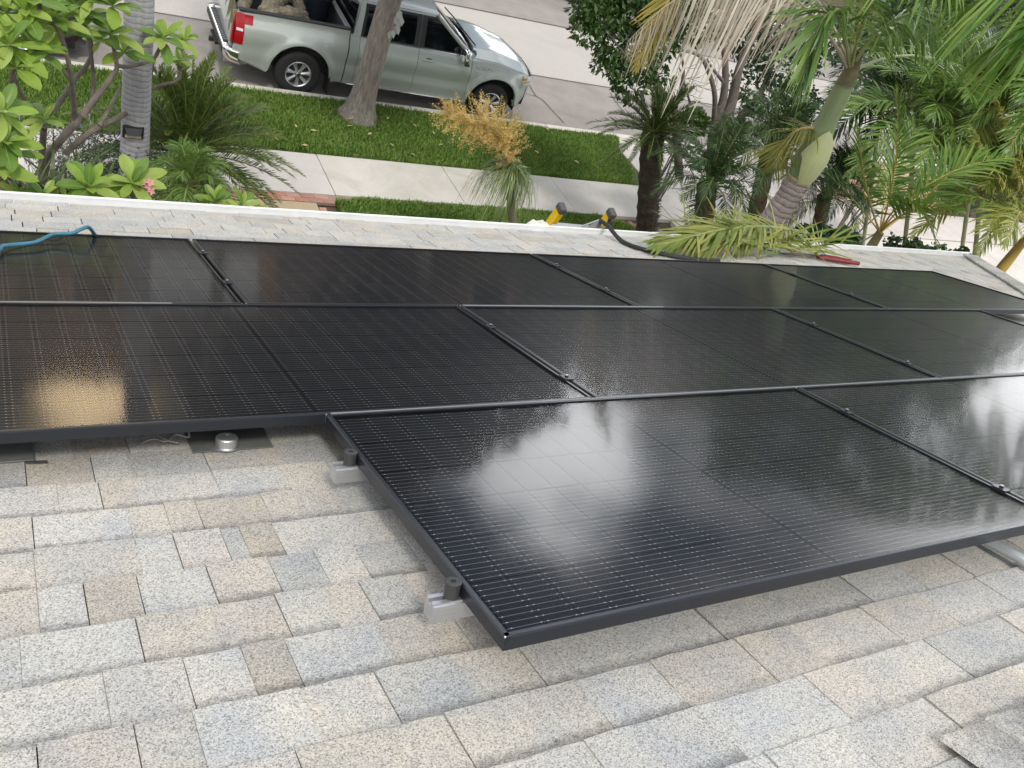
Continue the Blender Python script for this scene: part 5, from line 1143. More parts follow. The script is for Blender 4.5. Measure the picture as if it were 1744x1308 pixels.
# second king palm off the right edge: its fronds hang into the picture
k2 = thing('king_palm', 'palm at the right edge, only its long bright green hanging fronds in view', 'palm tree')
cB = vec(11.3, 3.2, 6.4); MB().tube([(cB[0] + .2, cB[1], .08), (cB[0] + .1, cB[1], 3), cB], [.17, .14, .09], 18).build('trunk', ring_bark, k2, smooth=True)
for i, (p1, p2, n, ll) in enumerate([((6.047, 4.400, 7.174), (6.423, 4.600, 6.083), 84, 1.05), ((6.376, 4.300, 6.926), (6.873, 4.500, 5.879), 84, 1.05), ((6.059, 4.800, 7.276), (6.636, 5.200, 6.148), 60, .9), ((7.159, 4.200, 6.478), (7.640, 4.400, 5.474), 56, .75), ((6.347, 4.000, 6.726), (6.344, 4.000, 6.163), 60, .8)]):
    frond(MB(), cB, vec(*p1), vec(*p2), n, ll, .032, (60, 30), 1.1, 0, .2, seed=330 + i).build('frond', [pbright, prib], k2)

# ------------------------------------------------------------------ areca palms by the right eave
ar1 = thing('areca_palm', 'areca palm with orange stalks and arching bright fronds over the right eave', 'palm tree')
aB = vec(*(9.774, 6.300, 2.776)); MB().tube([(aB[0] + .12, aB[1], .08), aB + [.02, 0, -.4], aB, vec(*(9.747, 6.300, 3.095))], [.09, .075, .07, .05], 14).build('stem', mat('areca_stem', (.28, .27, .15), .6, var=(.40, .33, .15), vscale=7), ar1, smooth=True)
aC = vec(*(9.747, 6.300, 3.095))
AF = [((8.850, 6.200, 3.651), (8.337, 6.400, 4.353), .42, pgreen), ((9.448, 6.100, 4.204), (10.670, 6.000, 4.445), .50, pbright), ((9.415, 6.400, 4.058), (8.951, 6.700, 4.740), .48, pgreen), ((9.017, 6.000, 4.258), (9.811, 5.500, 3.345), .30, pbright), ((10.731, 6.500, 3.790), (11.524, 7.000, 4.447), .46, pgreen), ((9.273, 5.900, 3.881), (9.654, 5.500, 3.934), .32, pbright), ((9.701, 6.700, 3.656), (10.584, 7.300, 4.333), .46, pgreen), ((9.334, 6.700, 3.368), (9.017, 7.000, 3.490), .36, pdark)]
for i, (p1, p2, ll, m) in enumerate(AF):
    frond(MB(), aC, vec(*p1), vec(*p2), 44, ll, .030, (58, 30), .22, 22, .22, seed=350 + i, rr=.014).build('frond', [m, prib_o], ar1)
ar2 = thing('areca_palm', 'yellowing areca palm at the right edge with drooping pale fronds', 'palm tree')
a2B = vec(*(12.515, 6.100, 3.349)); MB().tube([(a2B[0] + .1, a2B[1], .08), a2B + [.02, 0, -.5], a2B], [.09, .075, .055], 14).build('stem', mat('areca_stem_yellow', (.42, .30, .07), .6), ar2, smooth=True)
a2C = vec(*(12.077, 6.100, 3.593))
pyg = leafmat('areca_yellow_green', (.20, .27, .045), (.42, .42, .12), .42, .38)
for i, (p1, p2, ll, m) in enumerate([((10.999, 6.000, 4.088), (10.585, 5.500, 3.379), .34, pyg), ((10.965, 6.200, 4.172), (10.522, 6.600, 4.507), .42, pyg), ((11.373, 6.300, 4.322), (10.660, 6.600, 4.880), .44, pyel), ((11.555, 5.800, 4.221), (11.382, 5.300, 3.488), .36, pyg), ((11.205, 6.200, 3.846), (10.732, 6.400, 3.678), .36, pgreen), ((11.944, 6.200, 4.354), (11.851, 6.200, 4.852), .44, pgreen), ((10.921, 5.700, 4.147), (10.396, 5.200, 3.693), .30, pyg)]):
    frond(MB(), a2C, vec(*p1), vec(*p2), 42, ll, .026, (58, 28), .4, 15, .2, seed=370 + i, rr=.013).build('frond', [m, prib_o], ar2)

for lb, c_, b_, L_, n_, sd_, m_, rb_, ll_ in (
    ('green areca palm behind the first one, its fronds filling the gap by the crownshaft', (10.981, 7.600, 4.001), (12.651, 7.600, 1.958), 1.25, 26, 81, pgreen, prib, .42),
    ('areca palm further right with mixed yellow and green fronds', (11.832, 7.400, 4.307), (13.661, 7.400, 2.267), 1.25, 28, 82, pyg, prib_o, .40),
    ('dark areca palm in the shade behind the king palm crown', (12.005, 9.000, 3.592), (13.727, 9.000, 1.116), 1.3, 26, 83, pdark, prib, .42),
    ('yellow green areca palm low at the right, between the two orange stalked ones', (11.853, 6.700, 3.576), (12.871, 6.700, 2.515), .95, 26, 85, pyg, prib_o, .34),
    ('tall areca palm near the right edge below the hanging bright fronds', (11.795, 7.000, 4.738), (14.275, 7.000, 2.586), 1.25, 26, 84, pgreen, prib_o, .42)):
    feather_palm('areca_palm', lb, c_, b_, L_, n_, sd_, m_, rb_, ll=ll_, lw=.030, trunk_r=.032, droop=.28, nl=40, el0=(-5, 82), tmat=mat('areca_trunk', (.22, .23, .12), .6), vee=20)

# ------------------------------------------------------------------ ponytail palm with its golden flower plume
pt = thing('ponytail_palm', 'ponytail palm on the lawn with fine drooping leaves and a golden flower plume', 'palm tree')
pc = vec(*(6.076, 9.200, 1.793)); pb = vec(*(6.518, 9.200, 0.823)); pb = vec(pb[0], 9.2, .14) if pb[2] < .14 else pb
MB().tube(spline([(pb[0] + .25, 9.2, .1), pb, (pb + pc) / 2 + [-.01, 0, 0], pc], 18), np.linspace(.075, .05, 18), 12).build('trunk', mat('ponytail_bark', (.17, .14, .10), .95, var=(.27, .23, .17), vscale=18, bump=.6, bscale=40), pt, smooth=True)
lv = MB(); g = np.random.default_rng(77); n = 460; seg = 7
a = g.uniform(0, 6.283, n); el = np.radians(g.uniform(15, 85, n)); d = np.stack([np.cos(a) * np.cos(el), np.sin(a) * np.cos(el), np.sin(el)], 1); Lh = g.uniform(.65, 1.02, n); w_ = g.uniform(.006, .010, n)
s_ = np.stack([-np.sin(a), np.cos(a), 0 * a], 1); rows = []
for q in range(seg + 1):
    fq = q / seg; Pp = pc + d * (Lh * fq * (1 - .35 * fq * fq))[:, None] - UP * (Lh * 1.05 * fq ** 2.1)[:, None]; ww = (w_ * (1 - .85 * fq))[:, None]; rows.append(np.stack([Pp - s_ * ww, Pp + s_ * ww], 1))
i_ = np.arange(n)[:, None, None] * (2 * (seg + 1)) + (np.arange(seg) * 2)[None, :, None] + np.array([0, 1, 3, 2])[None, None]
lv.add(np.stack(rows, 1).reshape(-1, 3), i_.reshape(-1, 4)); lv.build('leaf', leafmat('ponytail_leaf', (.12, .18, .055), (.30, .36, .16), .4, .3), pt, kind='stuff')
plm = MB(); flm = MB(); axp = spline([pc, (5.915, 9.200, 2.081), (5.704, 9.200, 2.316), (5.318, 9.150, 2.481), (4.862, 9.100, 2.563)], 50)
plm.tube(axp, np.linspace(.016, .004, 50), 6)
tipsP = []
for q in range(230):
    i0 = int(6 + 43 * g.uniform() ** .9); b_ = axp[i0]; tn = nrm(axp[min(49, i0 + 1)] - axp[i0 - 1]); dv = nrm(g.normal(size=3)); dv = nrm(dv - tn * (dv @ tn) + tn * .5 + UP * .12); l = (.26 + .22 * math.sin(math.pi * min(1, .15 + i0 / 49 * .85))) * g.uniform(.5, 1.1) * (1 if i0 > 9 else .6)
    e_ = b_ + dv * l; mp_ = b_ + dv * l * .55 + UP * .015; plm.tube([b_, mp_, e_], [.004, .003, .0015], 3); tipsP += [bez(b_, mp_, e_, [k_])[0][0] for k_ in g.uniform(.12, 1, 95)]
tipsP = np.array(tipsP) + g.normal(0, .014, (len(tipsP), 3)); m_ = len(tipsP); d1 = nrm(g.normal(size=(m_, 3))); d2 = nrm(np.cross(d1, g.normal(size=(m_, 3)))); r_ = g.uniform(.004, .010, m_)[:, None]
flm.add(np.stack([tipsP - d1 * r_, tipsP + d2 * r_ * .7, tipsP + d1 * r_, tipsP - d2 * r_ * .7], 1).reshape(-1, 3), np.arange(m_ * 4).reshape(m_, 4))
plume = plm.build('flower_stalk', mat('plume_stalk', (.40, .30, .10), .7), pt)
flm.build('flowers', leafmat('plume_flower', (.58, .40, .11), (.76, .59, .25), .7, .3), plume, kind='stuff')

# ------------------------------------------------------------------ small leaved tree, bare branched tree, shrubs and bed plants
def small_tree(label, trunk, branches, blobs, rad, n, size, seed, leafm, barkm=bark_grey, tr=(.08, .05), flat=.8, name='broadleaf_tree'):
    t = thing(name, label, 'tree'); MB().tube(spline(trunk, 20), np.linspace(tr[0], tr[1], 20), 10).build('trunk', barkm, t, smooth=True)
    for b in branches: MB().tube(spline(b, 14), np.linspace(tr[1] * .9, tr[1] * .3, 14), 7).build('branch', barkm, t, smooth=True)
    leaf_blob(MB(), blobs, rad, n, size, seed, flat).build('crown', leafm, t, kind='stuff'); return t
smooth_bark = mat('smooth_bark', (.13, .11, .095), .9, var=(.22, .19, .165), vscale=7, bump=.4, bscale=30, stretch=(4, 4, 1))
slm = leafmat('small_leaf', (.028, .075, .018), (.085, .145, .035), .4, .25)
Y1 = 10.3
small_tree('glossy small leaved tree right of the street lawn with its crown over the road', [(10.024, 10.300, 1.439), (9.561, 10.300, 2.134), (9.296, 10.300, 2.533), (8.810, 10.300, 2.858), (8.410, 10.300, 3.263), (7.976, 10.300, 3.715)],
    [[(8.810, 10.300, 2.858), (8.092, 10.200, 3.172), (7.432, 10.100, 3.545)], [(8.410, 10.300, 3.263), (7.765, 10.400, 3.634), (7.135, 10.400, 3.688)], [(9.296, 10.300, 2.533), (9.097, 10.300, 3.185), (8.654, 10.300, 3.659)], [(8.410, 10.300, 3.263), (8.639, 10.500, 3.915), (8.671, 10.500, 4.426)]],
    [(7.171, 10.300, 3.492), (7.417, 10.400, 3.615), (7.801, 10.300, 3.343), (8.149, 10.200, 3.270), (7.958, 10.200, 3.017), (7.443, 10.500, 3.783), (8.049, 10.500, 3.809), (8.434, 10.400, 3.576), (8.576, 10.600, 3.946), (7.981, 10.600, 4.251), (7.426, 10.600, 4.142), (7.100, 10.400, 3.763), (8.418, 10.600, 4.418), (8.564, 10.200, 3.108), (9.123, 10.600, 3.781), (8.217, 10.200, 2.826), (7.681, 10.200, 3.153)],
    [.30, .32, .42, .38, .26, .45, .5, .42, .5, .7, .6, .3, .6, .22, .42, .3, .28], 9200, .092, 31, slm, smooth_bark, (.075, .04))
bb = thing('bare_tree', 'multi stemmed tree with dark bare branches and curly twigs behind the date palms', 'tree')
for pts, r0 in (([(10.590, 10.000, 1.335), (9.958, 10.000, 2.394), (9.822, 10.000, 2.963), (9.532, 10.000, 3.492), (9.088, 10.000, 4.043)], .085), ([(10.165, 10.000, 2.345), (10.104, 10.100, 2.948), (9.913, 10.100, 3.502), (9.980, 10.200, 4.198)], .10), ([(9.951, 10.000, 2.424), (9.513, 9.900, 3.070), (9.088, 9.900, 3.473), (8.844, 9.900, 3.595), (8.524, 9.900, 3.614)], .045), ([(10.364, 10.000, 2.315), (10.556, 10.200, 2.647), (10.901, 10.400, 3.104), (10.792, 10.500, 3.927)], .08), ([(9.674, 10.000, 3.232), (9.266, 9.900, 3.427), (9.058, 9.900, 3.558)], .03), ([(9.414, 10.200, 2.752), (9.121, 10.200, 3.050), (8.886, 10.200, 3.276)], .02)):
    MB().tube(spline(pts, 18), np.linspace(r0, r0 * .45, 18), 9).build('stem', smooth_bark, bb, smooth=True)
tw = MB(); g = np.random.default_rng(12)
for q in range(16):
    c = vec(*(9.132, 9.900, 3.251)) + g.normal(0, .12, 3); r_ = g.uniform(.12, .32); a0 = g.uniform(0, 6.28); a1 = a0 + g.uniform(1.5, 3.5); aa = np.linspace(a0, a1, 12); tw.tube(np.stack([c[0] + r_ * np.cos(aa), c[1] + .1 * np.sin(aa * 2), c[2] + r_ * .7 * np.sin(aa)], 1), .0035, 4)
tw.build('twigs', smooth_bark, bb, kind='stuff')
leaf_blob(MB(), [(10.677, 10.300, 3.124), (11.123, 10.400, 3.541), (10.109, 10.500, 3.812), (10.539, 10.600, 4.212), (11.613, 10.600, 4.019), (11.561, 10.200, 3.093), (10.621, 9.800, 2.824)], [.5, .55, .5, .7, .6, .4, .35], 4200, .10, 33, .8).build('crown', leafmat('dark_leaf', (.018, .05, .02), (.05, .095, .03), .45, .2), bb, kind='stuff')
def shrub(label, c, r, n, size, seed, m, base=None, name='shrub', flat=.85, cat='shrub', aspect=.55):
    t = thing(name, label, cat); c = vec(*c) if not isinstance(c, list) else [vec(*q) for q in c]; cs = c if isinstance(c, list) else [c]; rs = r if isinstance(r, list) else [r]
    s = MB(); b = vec(*base) if base is not None else vec(cs[0][0], cs[0][1], .08); g = np.random.default_rng(seed)
    for q in range(7): e = cs[q % len(cs)] + g.normal(0, .4, 3) * rs[q % len(rs)]; s.tube([b, (b + e) / 2 + g.normal(0, .05, 3), e], [.02, .014, .006], 6)
    s.build('stem', smooth_bark, t, kind='stuff'); leaf_blob(MB(), cs, rs, n, size, seed, flat, aspect=aspect).build('foliage', m, t, kind='stuff'); return t
shrub('small round bright green shrub between the sago and the bare stems', (9.854, 10.400, 2.364), .27, 900, .085, 41, leafmat('citrus_leaf', (.06, .13, .02), (.14, .22, .04), .4, .3))
vgl = leafmat('verge_bush_leaf', (.04, .085, .022), (.10, .15, .04), .45, .25)
shrub('broad green bush on the far verge right of the driveway apron', [vec(21.5, 13.0, .5), vec(23, 13.2, .6), vec(24.8, 12.9, .6), vec(26.5, 13.2, .6), vec(28.5, 13, .6)], [.9, 1.0, 1.0, 1.0, 1.0], 4200, .16, 47, vgl)
dkl = leafmat('ivy_leaf', (.022, .062, .022), (.07, .125, .04), .4, .22)
shrub('low dark glossy leaved shrub along the eave between the king palm and areca palm', [(8.229, 5.900, 3.180), (8.788, 6.000, 3.105), (8.064, 6.000, 3.124)], [.20, .20, .18], 750, .085, 42, dkl, aspect=.8)
shrub('low dark leaved vine on the right eave beside the areca stem', [(9.942, 6.100, 3.040), (10.173, 6.000, 3.059), (10.703, 6.000, 3.018), (11.083, 5.900, 3.032)], [.17, .17, .16, .17], 620, .075, 43, dkl, aspect=.8)
shrub('dense dark hedge behind the areca palms at the right', [(13.584, 9.500, 3.416), (14.284, 9.000, 3.452), (14.776, 8.400, 3.411), (14.915, 10.500, 3.851), (14.665, 9.500, 4.424), (14.823, 10.500, 4.606), (15.812, 10.500, 4.989), (14.924, 11.500, 4.608), (14.746, 8.600, 4.166), (14.487, 9.500, 3.971), (14.232, 11.500, 4.267), (13.476, 11.000, 3.828)], [.55, .6, .6, .8, .9, 1.0, 1.0, .9, .8, .7, .8, .6], 10500, .12, 44, leafmat('hedge_leaf', (.025, .06, .02), (.075, .12, .035), .45, .25))
shrub('dark bush in the bed under the pale palm and left sago', [(1.309, 7.400, 2.435), (1.421, 7.000, 2.487), (1.042, 7.600, 2.346)], [.35, .3, .3], 1500, .05, 45, leafmat('bed_leaf', (.03, .065, .025), (.09, .13, .05), .5, .25), aspect=.3)
shrub('feathery grey green bush low behind the plumeria branches', [(0.834, 8.200, 2.117), (1.017, 8.000, 2.161), (0.649, 8.400, 2.042)], [.4, .4, .35], 2600, .055, 46, leafmat('rosemary_leaf', (.05, .085, .04), (.14, .175, .09), .55, .25), aspect=.22)
# strappy dark plant
sp_ = thing('flax_plant', 'dark green upright strappy plant behind the eave at the left', 'plant'); g = np.random.default_rng(51); c = vec(*(0.433, 6.300, 2.811))
for q in range(46):
    b_ = c + vec(g.uniform(-.32, .32), g.uniform(-.2, .2), -.3); d = nrm(vec(g.normal(0, .25), g.normal(0, .2), 1)); l = g.uniform(.55, .85); s_ = nrm(np.cross(d, vec(g.normal(), g.normal(), .1))); t_ = np.linspace(0, 1, 6)[:, None]
    C_ = b_ + d * l * t_ + nrm(vec(d[0], d[1], 0)) * .25 * l * t_ ** 2 - UP * .12 * l * t_ ** 3; w__ = .018 * np.array([.8, 1, 1, .85, .55, .05])[:, None]
    MB().grid(np.stack([C_ - s_ * w__, C_ + s_ * w__], 1)).build('leaf', sagom, sp_)
# lavender: one clump of thin stems with violet flower heads
lav = thing('lavender', 'flowering lavender clump seen through the plumeria branches', 'plant'); g = np.random.default_rng(52); st_, fl_ = MB(), MB()
cl = vec(*(1.005, 10.000, 1.511)); cl[2] = .1
for q in range(420):
    b_ = vec(cl[0] + g.normal(0, .32), cl[1] + g.normal(0, .28), .1); d = nrm(vec(g.normal(0, .32), g.normal(0, .32), 1)); l = g.uniform(.7, 1.15); s_ = nrm(np.cross(d, vec(1, .3, 0))) * .004; e_ = b_ + d * l
    st_.add([b_ - s_, b_ + s_, e_ + s_ * .6, e_ - s_ * .6], [[0, 1, 2, 3]])
    if q % 2 == 0: fl_.tube([e_ - d * .02, e_ + d * .03, e_ + d * .085], [.006, .012, .003], 5)
st_.build('stem', leafmat('lavender_stem', (.13, .17, .09), (.24, .28, .16), .7, .2), lav, kind='stuff'); fl_.build('flower', mat('lavender_flower', (.28, .22, .36), .8, var=(.42, .37, .48), vscale=20), lav, kind='stuff')
# fine ground cover in the planting beds
gc = MB(); g = np.random.default_rng(53); n = 9000; x = g.uniform(-2, 4.2, n); y = g.uniform(6.2, 10.8, n); k = (x < 1.6) | (y < 7.6); x, y = x[k], y[k]
x2 = g.uniform(10.7, 17, 3000); y2 = g.uniform(5.5, 8.5, 3000); x = np.r_[x, x2]; y = np.r_[y, y2]; n = len(x); b_ = np.stack([x, y, np.full(n, .1)], 1); a = g.uniform(0, 6.28, n); d = np.stack([np.cos(a) * .5, np.sin(a) * .5, np.full(n, .9)], 1); l = g.uniform(.06, .22, n)[:, None]; s_ = np.stack([-np.sin(a), np.cos(a), 0 * a], 1) * .012
gc.add(np.stack([b_ - s_, b_ + s_, b_ + d * l], 1).reshape(-1, 3), np.arange(n * 3).reshape(n, 3)); gc.build('ground_cover', leafmat('cover_leaf', (.03, .06, .02), (.09, .13, .045), .5, .25), kind='stuff')
# ------------------------------------------------------------------ things lying on the eave
lad = thing('ladder', 'extension ladder leaning on the gutter, its two yellow tips with black caps showing', 'ladder')
yel = mat('ladder_yellow', (.80, .52, .01), .45, var=(.72, .44, .02), vscale=12); lcap = mat('ladder_cap', (.07, .07, .075), .6); lgrey = mat('ladder_grey', (.20, .20, .20), .45, metal=.4); lalu = mat('ladder_alu', (.55, .57, .56), .4, metal=.7)
tA, tB = vec(*(3.884, 5.020, 3.857)), vec(*(4.381, 5.020, 3.843))
dn = nrm(vec(0, .30, -1.0))
for tq in (tA, tB):
    M_ = np.stack([vec(1, 0, 0), nrm(np.cross(dn, vec(1, 0, 0))), dn], 1)
    MB().box(tq + dn * 1.9, (.05, .075, 3.8), M=M_, bev=.004).build('side_rail', yel, lad)
    MB().box(tq + dn * -.02, (.058, .085, .06), M=M_, bev=.01).build('end_cap', lcap, lad)
for k_ in range(12):
    a_, b_ = tA + dn * (.17 + .3 * k_), tB + dn * (.17 + .3 * k_); MB().tube([a_, b_], .016, 10).build('rung', lalu, lad, smooth=True, sharp=50)
# padded stand-off bar laid along the gutter between the rails
q0, q1 = vec(*(3.575, 4.800, 3.819)), vec(*(4.201, 4.800, 3.835))
MB().tube(spline([q0 + [-.02, .0, -.02], q0, (q0 + q1) / 2, q1, q1 + [.03, .03, .09]], 20), .016, 10).build('standoff_bar', rub, lad, smooth=True)
MB().poly([(4.036, 4.860, 3.794), (4.236, 4.840, 3.809), (4.239, 4.950, 3.835)]).poly([(4.240, 4.952, 3.834), (4.238, 4.842, 3.808), (4.038, 4.862, 3.793)]).build('bracket', lgrey, lad)
MB().tube([(4.007, 4.880, 3.795), (4.247, 4.960, 3.829)], .008, 8).build('brace', lalu, lad)
MB().tube([(3.772, 4.900, 3.784), (4.023, 4.900, 3.783)], .014, 8).build('brace', lalu, lad)
ck = spline([(4.282, 5.000, 3.804), r2w(*(2.227, 3.268), -.05), r2w(*(2.170, 3.000), -.10), r2w(*(2.187, 2.738), -.100), r2w(*(2.324, 2.573), -.100), r2w(*(2.507, 2.499), -.100), r2w(*(2.680, 2.505), -.100)], 50)
tag(MB().tube(ck, .016, 10).build('cord', rub, smooth=True, sharp=50), 'thick black cord curving from the right ladder tip to the eave panels', 'cord')
# white bag behind the ladder
bg_ = MB(); g = np.random.default_rng(61); th = np.linspace(0, 2 * np.pi, 20, endpoint=False); c = vec(*(3.753, 5.030, 3.692)); P = np.array([[(c[0] + r_ * math.cos(a) * 1.3, c[1] + r_ * math.sin(a) * .7, c[2] + z + .008 * g.normal()) for a in th] for r_, z in ((.04, -.06), (.08, -.03), (.09, -.005), (.06, .02), (.01, .025))])
tag(bg_.grid(P, closed=True).build('bag', mat('white_cloth', (.66, .65, .60), .9, bump=.4, bscale=30), smooth=True), 'crumpled whitish bag on the gutter left of the ladder', 'bag')
# cut frond heap
cf = thing('cut_frond', 'cut yellow green palm frond lying across the eave at the foot of the king palm', 'palm frond')
cutm = leafmat('cut_leaf', (.13, .19, .03), (.32, .32, .085), .5, .3)
fA, fB = r2w(*(4.483, 3.266), .02), r2w(*(2.168, 2.693), -.06)
for i_, (p0, p1, p2, n_, ll_, dr_) in enumerate([(r2w(*(4.127, 3.053), .04), r2w(*(3.104, 2.784), .20), r2w(*(2.195, 2.635), -.06), 56, .36, .25), (r2w(*(3.781, 2.925), -.02), r2w(*(2.915, 2.694), .12), r2w(*(2.283, 2.789), -.05), 46, .30, .2), (r2w(*(3.715, 2.917), -.05), r2w(*(2.910, 2.742), .0), r2w(*(2.410, 2.681), -.07), 40, .28, .15)]):
    o = frond(MB(), p0, p1, p2, n_, ll_, .026, (40, 18), dr_, 10, .12, seed=400 + i_, jit=.3, rr=.016); o.build('leaf_blade', [cutm, prib], cf)
up_ = MB()
for i_, (a_, b_) in enumerate([((5.668, 4.950, 3.736) + (5.350, 5.100, 4.061), 0), ((5.738, 4.950, 3.740) + (5.660, 5.100, 4.129), 0), ((5.772, 4.950, 3.742) + (5.676, 5.050, 4.133), 0), ((5.588, 4.950, 3.751) + (5.454, 5.100, 3.992), 0), ((5.683, 4.950, 3.769) + (6.006, 5.000, 3.995), 0), ((5.830, 4.950, 3.765) + (5.533, 5.100, 3.955), 0), ((6.026, 4.950, 3.801) + (5.647, 5.000, 4.012), 0)]):
    s0, s1_ = vec(*a_[:3]), vec(*a_[3:]); C_ = np.stack([s0 + (s1_ - s0) * q + UP * .02 * math.sin(q * 3.1) for q in np.linspace(0, 1, 6)]); w__ = .016 * np.array([.8, 1, .9, .7, .4, .05])[:, None]; s_ = nrm(np.cross(s1_ - s0, vec(.2, -1, .2))); up_.grid(np.stack([C_ - s_ * w__, C_ + s_ * w__], 1))
g = np.random.default_rng(68)
for i_ in range(110):
    px0 = r2w(g.uniform(2.75, 4.35), g.uniform(2.75, 3.10), RN + .04 + g.uniform(0, .10)); d_ = nrm(vec(g.normal(0, 1), g.normal(0, .55), g.uniform(-.05, .6))); L_ = g.uniform(.2, .5); C_ = np.stack([px0 + d_ * L_ * q + UP * .05 * L_ * math.sin(q * 3.1) for q in np.linspace(0, 1, 6)]); w__ = .012 * np.array([.7, 1, .9, .7, .4, .05])[:, None]; s_ = nrm(np.cross(d_, vec(.2, -.6, 1))); up_.grid(np.stack([C_ - s_ * w__, C_ + s_ * w__], 1))
up_.build('leaflet', cutm, cf, kind='stuff')
# loppers
lop = thing('loppers', 'pair of loppers with red handles and dark blades lying on the right eave', 'loppers')
red = mat('red_grip', (.20, .014, .016), .55, var=(.15, .012, .012), vscale=14)
for off in (0, 1):
    h0, h1, h2 = r2w(*(3.712, 2.863), -.100), r2w(*(4.005, 2.770), -.095), r2w(*(4.301, 2.581), -.092) if off == 0 else r2w(*(4.287, 2.654), -.092)
    if off: h1 = r2w(*(4.107, 2.823), -.095)
    MB().tube([h0, h1], .009, 8).build('arm', mat('lopper_steel', (.16, .12, .11), .5, metal=.5), lop); MB().tube([h1, h1 * .5 + h2 * .5, h2], [.016, .019, .016], 10).build('handle', red, lop, smooth=True, sharp=50)
h0 = r2w(*(3.712, 2.863), -.100); h_1 = r2w(*(3.637, 2.968), -.1)
MB().prism([(0, -.018), (.5, -.028), (1, -.006), (1, .004), (.5, .012), (0, .016)], -.004, .004, lambda a, b, h: tuple(h0 + (h_1 - h0) * a + EV * b + EN * h)).build('blade', lcap, lop)

# ------------------------------------------------------------------ low block wall by the drive, houses and trees across the street
bw = thing('block_wall', 'low tan block wall seen between the palms beyond the driveway', 'wall', (19.0, 12.6, .06))
bwm = mat('tan_block', (.46, .33, .20), .9, var=(.55, .42, .27), vscale=6, bump=.4, bscale=40)
bme_ = MB().box((0, 0, 0), (.392, .19, .192), bev=.006).mesh('block', bwm)
for r_ in range(5):
    for q in range(9): link('block', bme_, bw, loc=(-1.8 + q * .4 + (r_ % 2) * .2, 0, .1 + r_ * .2))
MB().box((0, 0, 0), (4.0, .24, .06), bev=.01).build('cap', conc2, bw, loc=(.0, 0, 1.13))
MB().box((0, 0, .5), (3.7, .16, .96)).build('core', mat('wall_mortar', (.3, .25, .19), .95), bw)
def far_house(label, x0, x1, y0, h, wallc, roofc, two=None):
    t = thing('street_house', label, 'house', ((x0 + x1) / 2, y0, .2)); w_ = x1 - x0; wm_ = mat('far_stucco', wallc, .95, bump=.3, bscale=20, var=tuple(c * .9 for c in wallc), vscale=1.5); rm = mat('far_roof', roofc, .9, var=tuple(c * 1.35 for c in roofc), vscale=7, bump=.5, bscale=16)
    MB().box((0, 4, h / 2), (w_, 8, h)).build('wall', wm_, t)
    pr_ = [(-.6, h - .1), (-.6, h + .12), (4, h + 1.75), (8.6, h + .12), (8.6, h - .1)]
    MB().prism(pr_, -w_ / 2 - .5, w_ / 2 + .5, lambda a, b, hh_: (hh_, a, b)).build('roof', rm, t)
    for k_, (wx, ww, wz, wh_) in enumerate([(-w_ * .30, 1.8, 1.5, 1.3), (w_ * .02, 1.0, 1.05, 2.1), (w_ * .12, 1.3, 1.5, 1.2)]):
        nm = 'door' if k_ == 1 else 'window'
        f_ = MB().box((wx, -.02, wz), (ww + .16, .08, wh_ + .16)).build(nm, white if nm == 'window' else mat('door_paint', (.12, .07, .05), .5), t); 
        if nm == 'window': MB().box((wx, -.045, wz), (ww, .06, wh_)).build('pane', tint, f_)
    MB().box((w_ * .32, -.03, 1.15), (4.6, .1, 2.2)).build('garage_door', white, t)
    if two:
        a_, b_, hh = two
        u_ = MB().box(((a_ + b_) / 2, 5.4, h + 1.2 + hh / 2), (b_ - a_, 5, hh + 2.4)).build('upper_storey', wm_, t)
        zt_ = h + 2.4 + hh
        MB().prism([(a_ - .4, zt_), ((a_ + b_) / 2, zt_ + 1.2), (b_ + .4, zt_)], 2.5, 8.4, lambda a, b, q: (a, q, b)).build('upper_roof', rm, u_)
    return t
far_house('tan house with an upper storey across the street, reflected in the left panels', -7.5, 9.5, 33, 2.8, (.40, .27, .15), (.075, .05, .037))
far_house('pale house across the street behind the tall trees', 16, 33, 34, 2.8, (.26, .19, .13), (.07, .06, .05))
far_house('grey house across the street at the far right', 40, 57, 34, 2.8, (.28, .25, .21), (.08, .055, .04))
farleaf = leafmat('far_leaf', (.025, .055, .02), (.07, .11, .035), .5, .25)
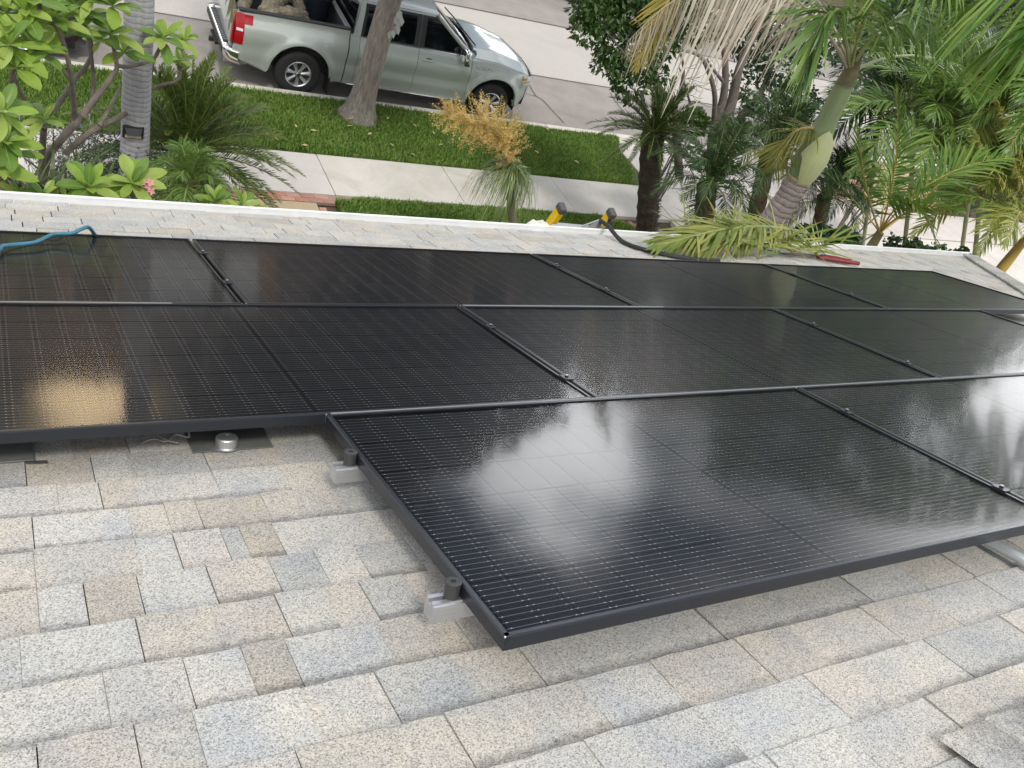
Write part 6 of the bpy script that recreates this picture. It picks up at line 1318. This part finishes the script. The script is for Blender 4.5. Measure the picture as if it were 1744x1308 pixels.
def far_tree(label, x, y, h, r, seed):
    t = thing('tall_tree', label, 'tree', (x, y, .2)); g = np.random.default_rng(seed)
    MB().tube([(0, 0, 0), (.2, 0, h * .35), (.1, 0, h * .7)], [.28, .2, .1], 10).build('trunk', bark_grey, t, smooth=True)
    cs = [vec(g.normal(0, r * .5), g.normal(0, r * .4), h * g.uniform(.45, .92)) for _ in range(9)]; rs = [r * g.uniform(.35, .6) for _ in range(9)]
    leaf_blob(MB(), cs, rs, 3200, .34, seed, .85).build('crown', farleaf, t, kind='stuff')
far_tree('tall tree across the street beside the tan house', 12.0, 29.5, 10.5, 3.4, 71); far_tree('tall spreading tree across the street right of the first', 14.8, 31, 11.5, 3.0, 72)
far_tree('tall tree across the street before the grey house', 36, 31, 12.5, 4.4, 73); far_tree('tall tree across the street at far right', 47, 31, 9, 3.8, 74); far_tree('dark tree across the street left of the tan house', -6.5, 29.5, 9, 3.0, 75)
MB().box((20, 29.3, .12), (160, 8, .1)).build('far_verge', gbase, kind='structure')

hm = leafmat('far_hedge_leaf', (.03, .06, .02), (.08, .12, .035), .5, .25)
for lb, xa, xb, y in (('long dark hedge before the tan house across the street', -7, 3.5, 31.2), ('long dark hedge before the brown house across the street', 15, 30, 31.4), ('dark hedge across the street at the far right', 38, 54, 31.6)):
    t = thing('hedge', lb, 'hedge', ((xa + xb) / 2, y, .15)); xs = np.arange(xa, xb, 1.0) - (xa + xb) / 2
    leaf_blob(MB(), [(x, 0, .7) for x in xs], [.85] * len(xs), 260 * len(xs), .22, 90 + int(xa), .95).build('foliage', hm, t, kind='stuff')

g = np.random.default_rng(97); nb_ = 60; bx_ = np.linspace(14, 165, nb_)
leaf_blob(MB(), [(x, 62 + g.normal(0, 3), .5 + g.uniform(1.8, 3.6)) for x in bx_], [g.uniform(2.4, 4.2) for _ in bx_], 9000, .8, 98, .9).build('added_far_trees', farleaf, kind='stuff')  # tree row added out of view to darken the horizon reflected in the panels
bx_ = np.linspace(-30, 13, 24)
leaf_blob(MB(), [(x, 60 + g.normal(0, 2), 2.6 + g.uniform(0, 1.5)) for x in bx_], [g.uniform(1.3, 2.6) for _ in bx_], 3600, .55, 99, .9).build('added_far_trees', farleaf, kind='stuff')  # more trees added out of view to roughen the golden reflection's edge
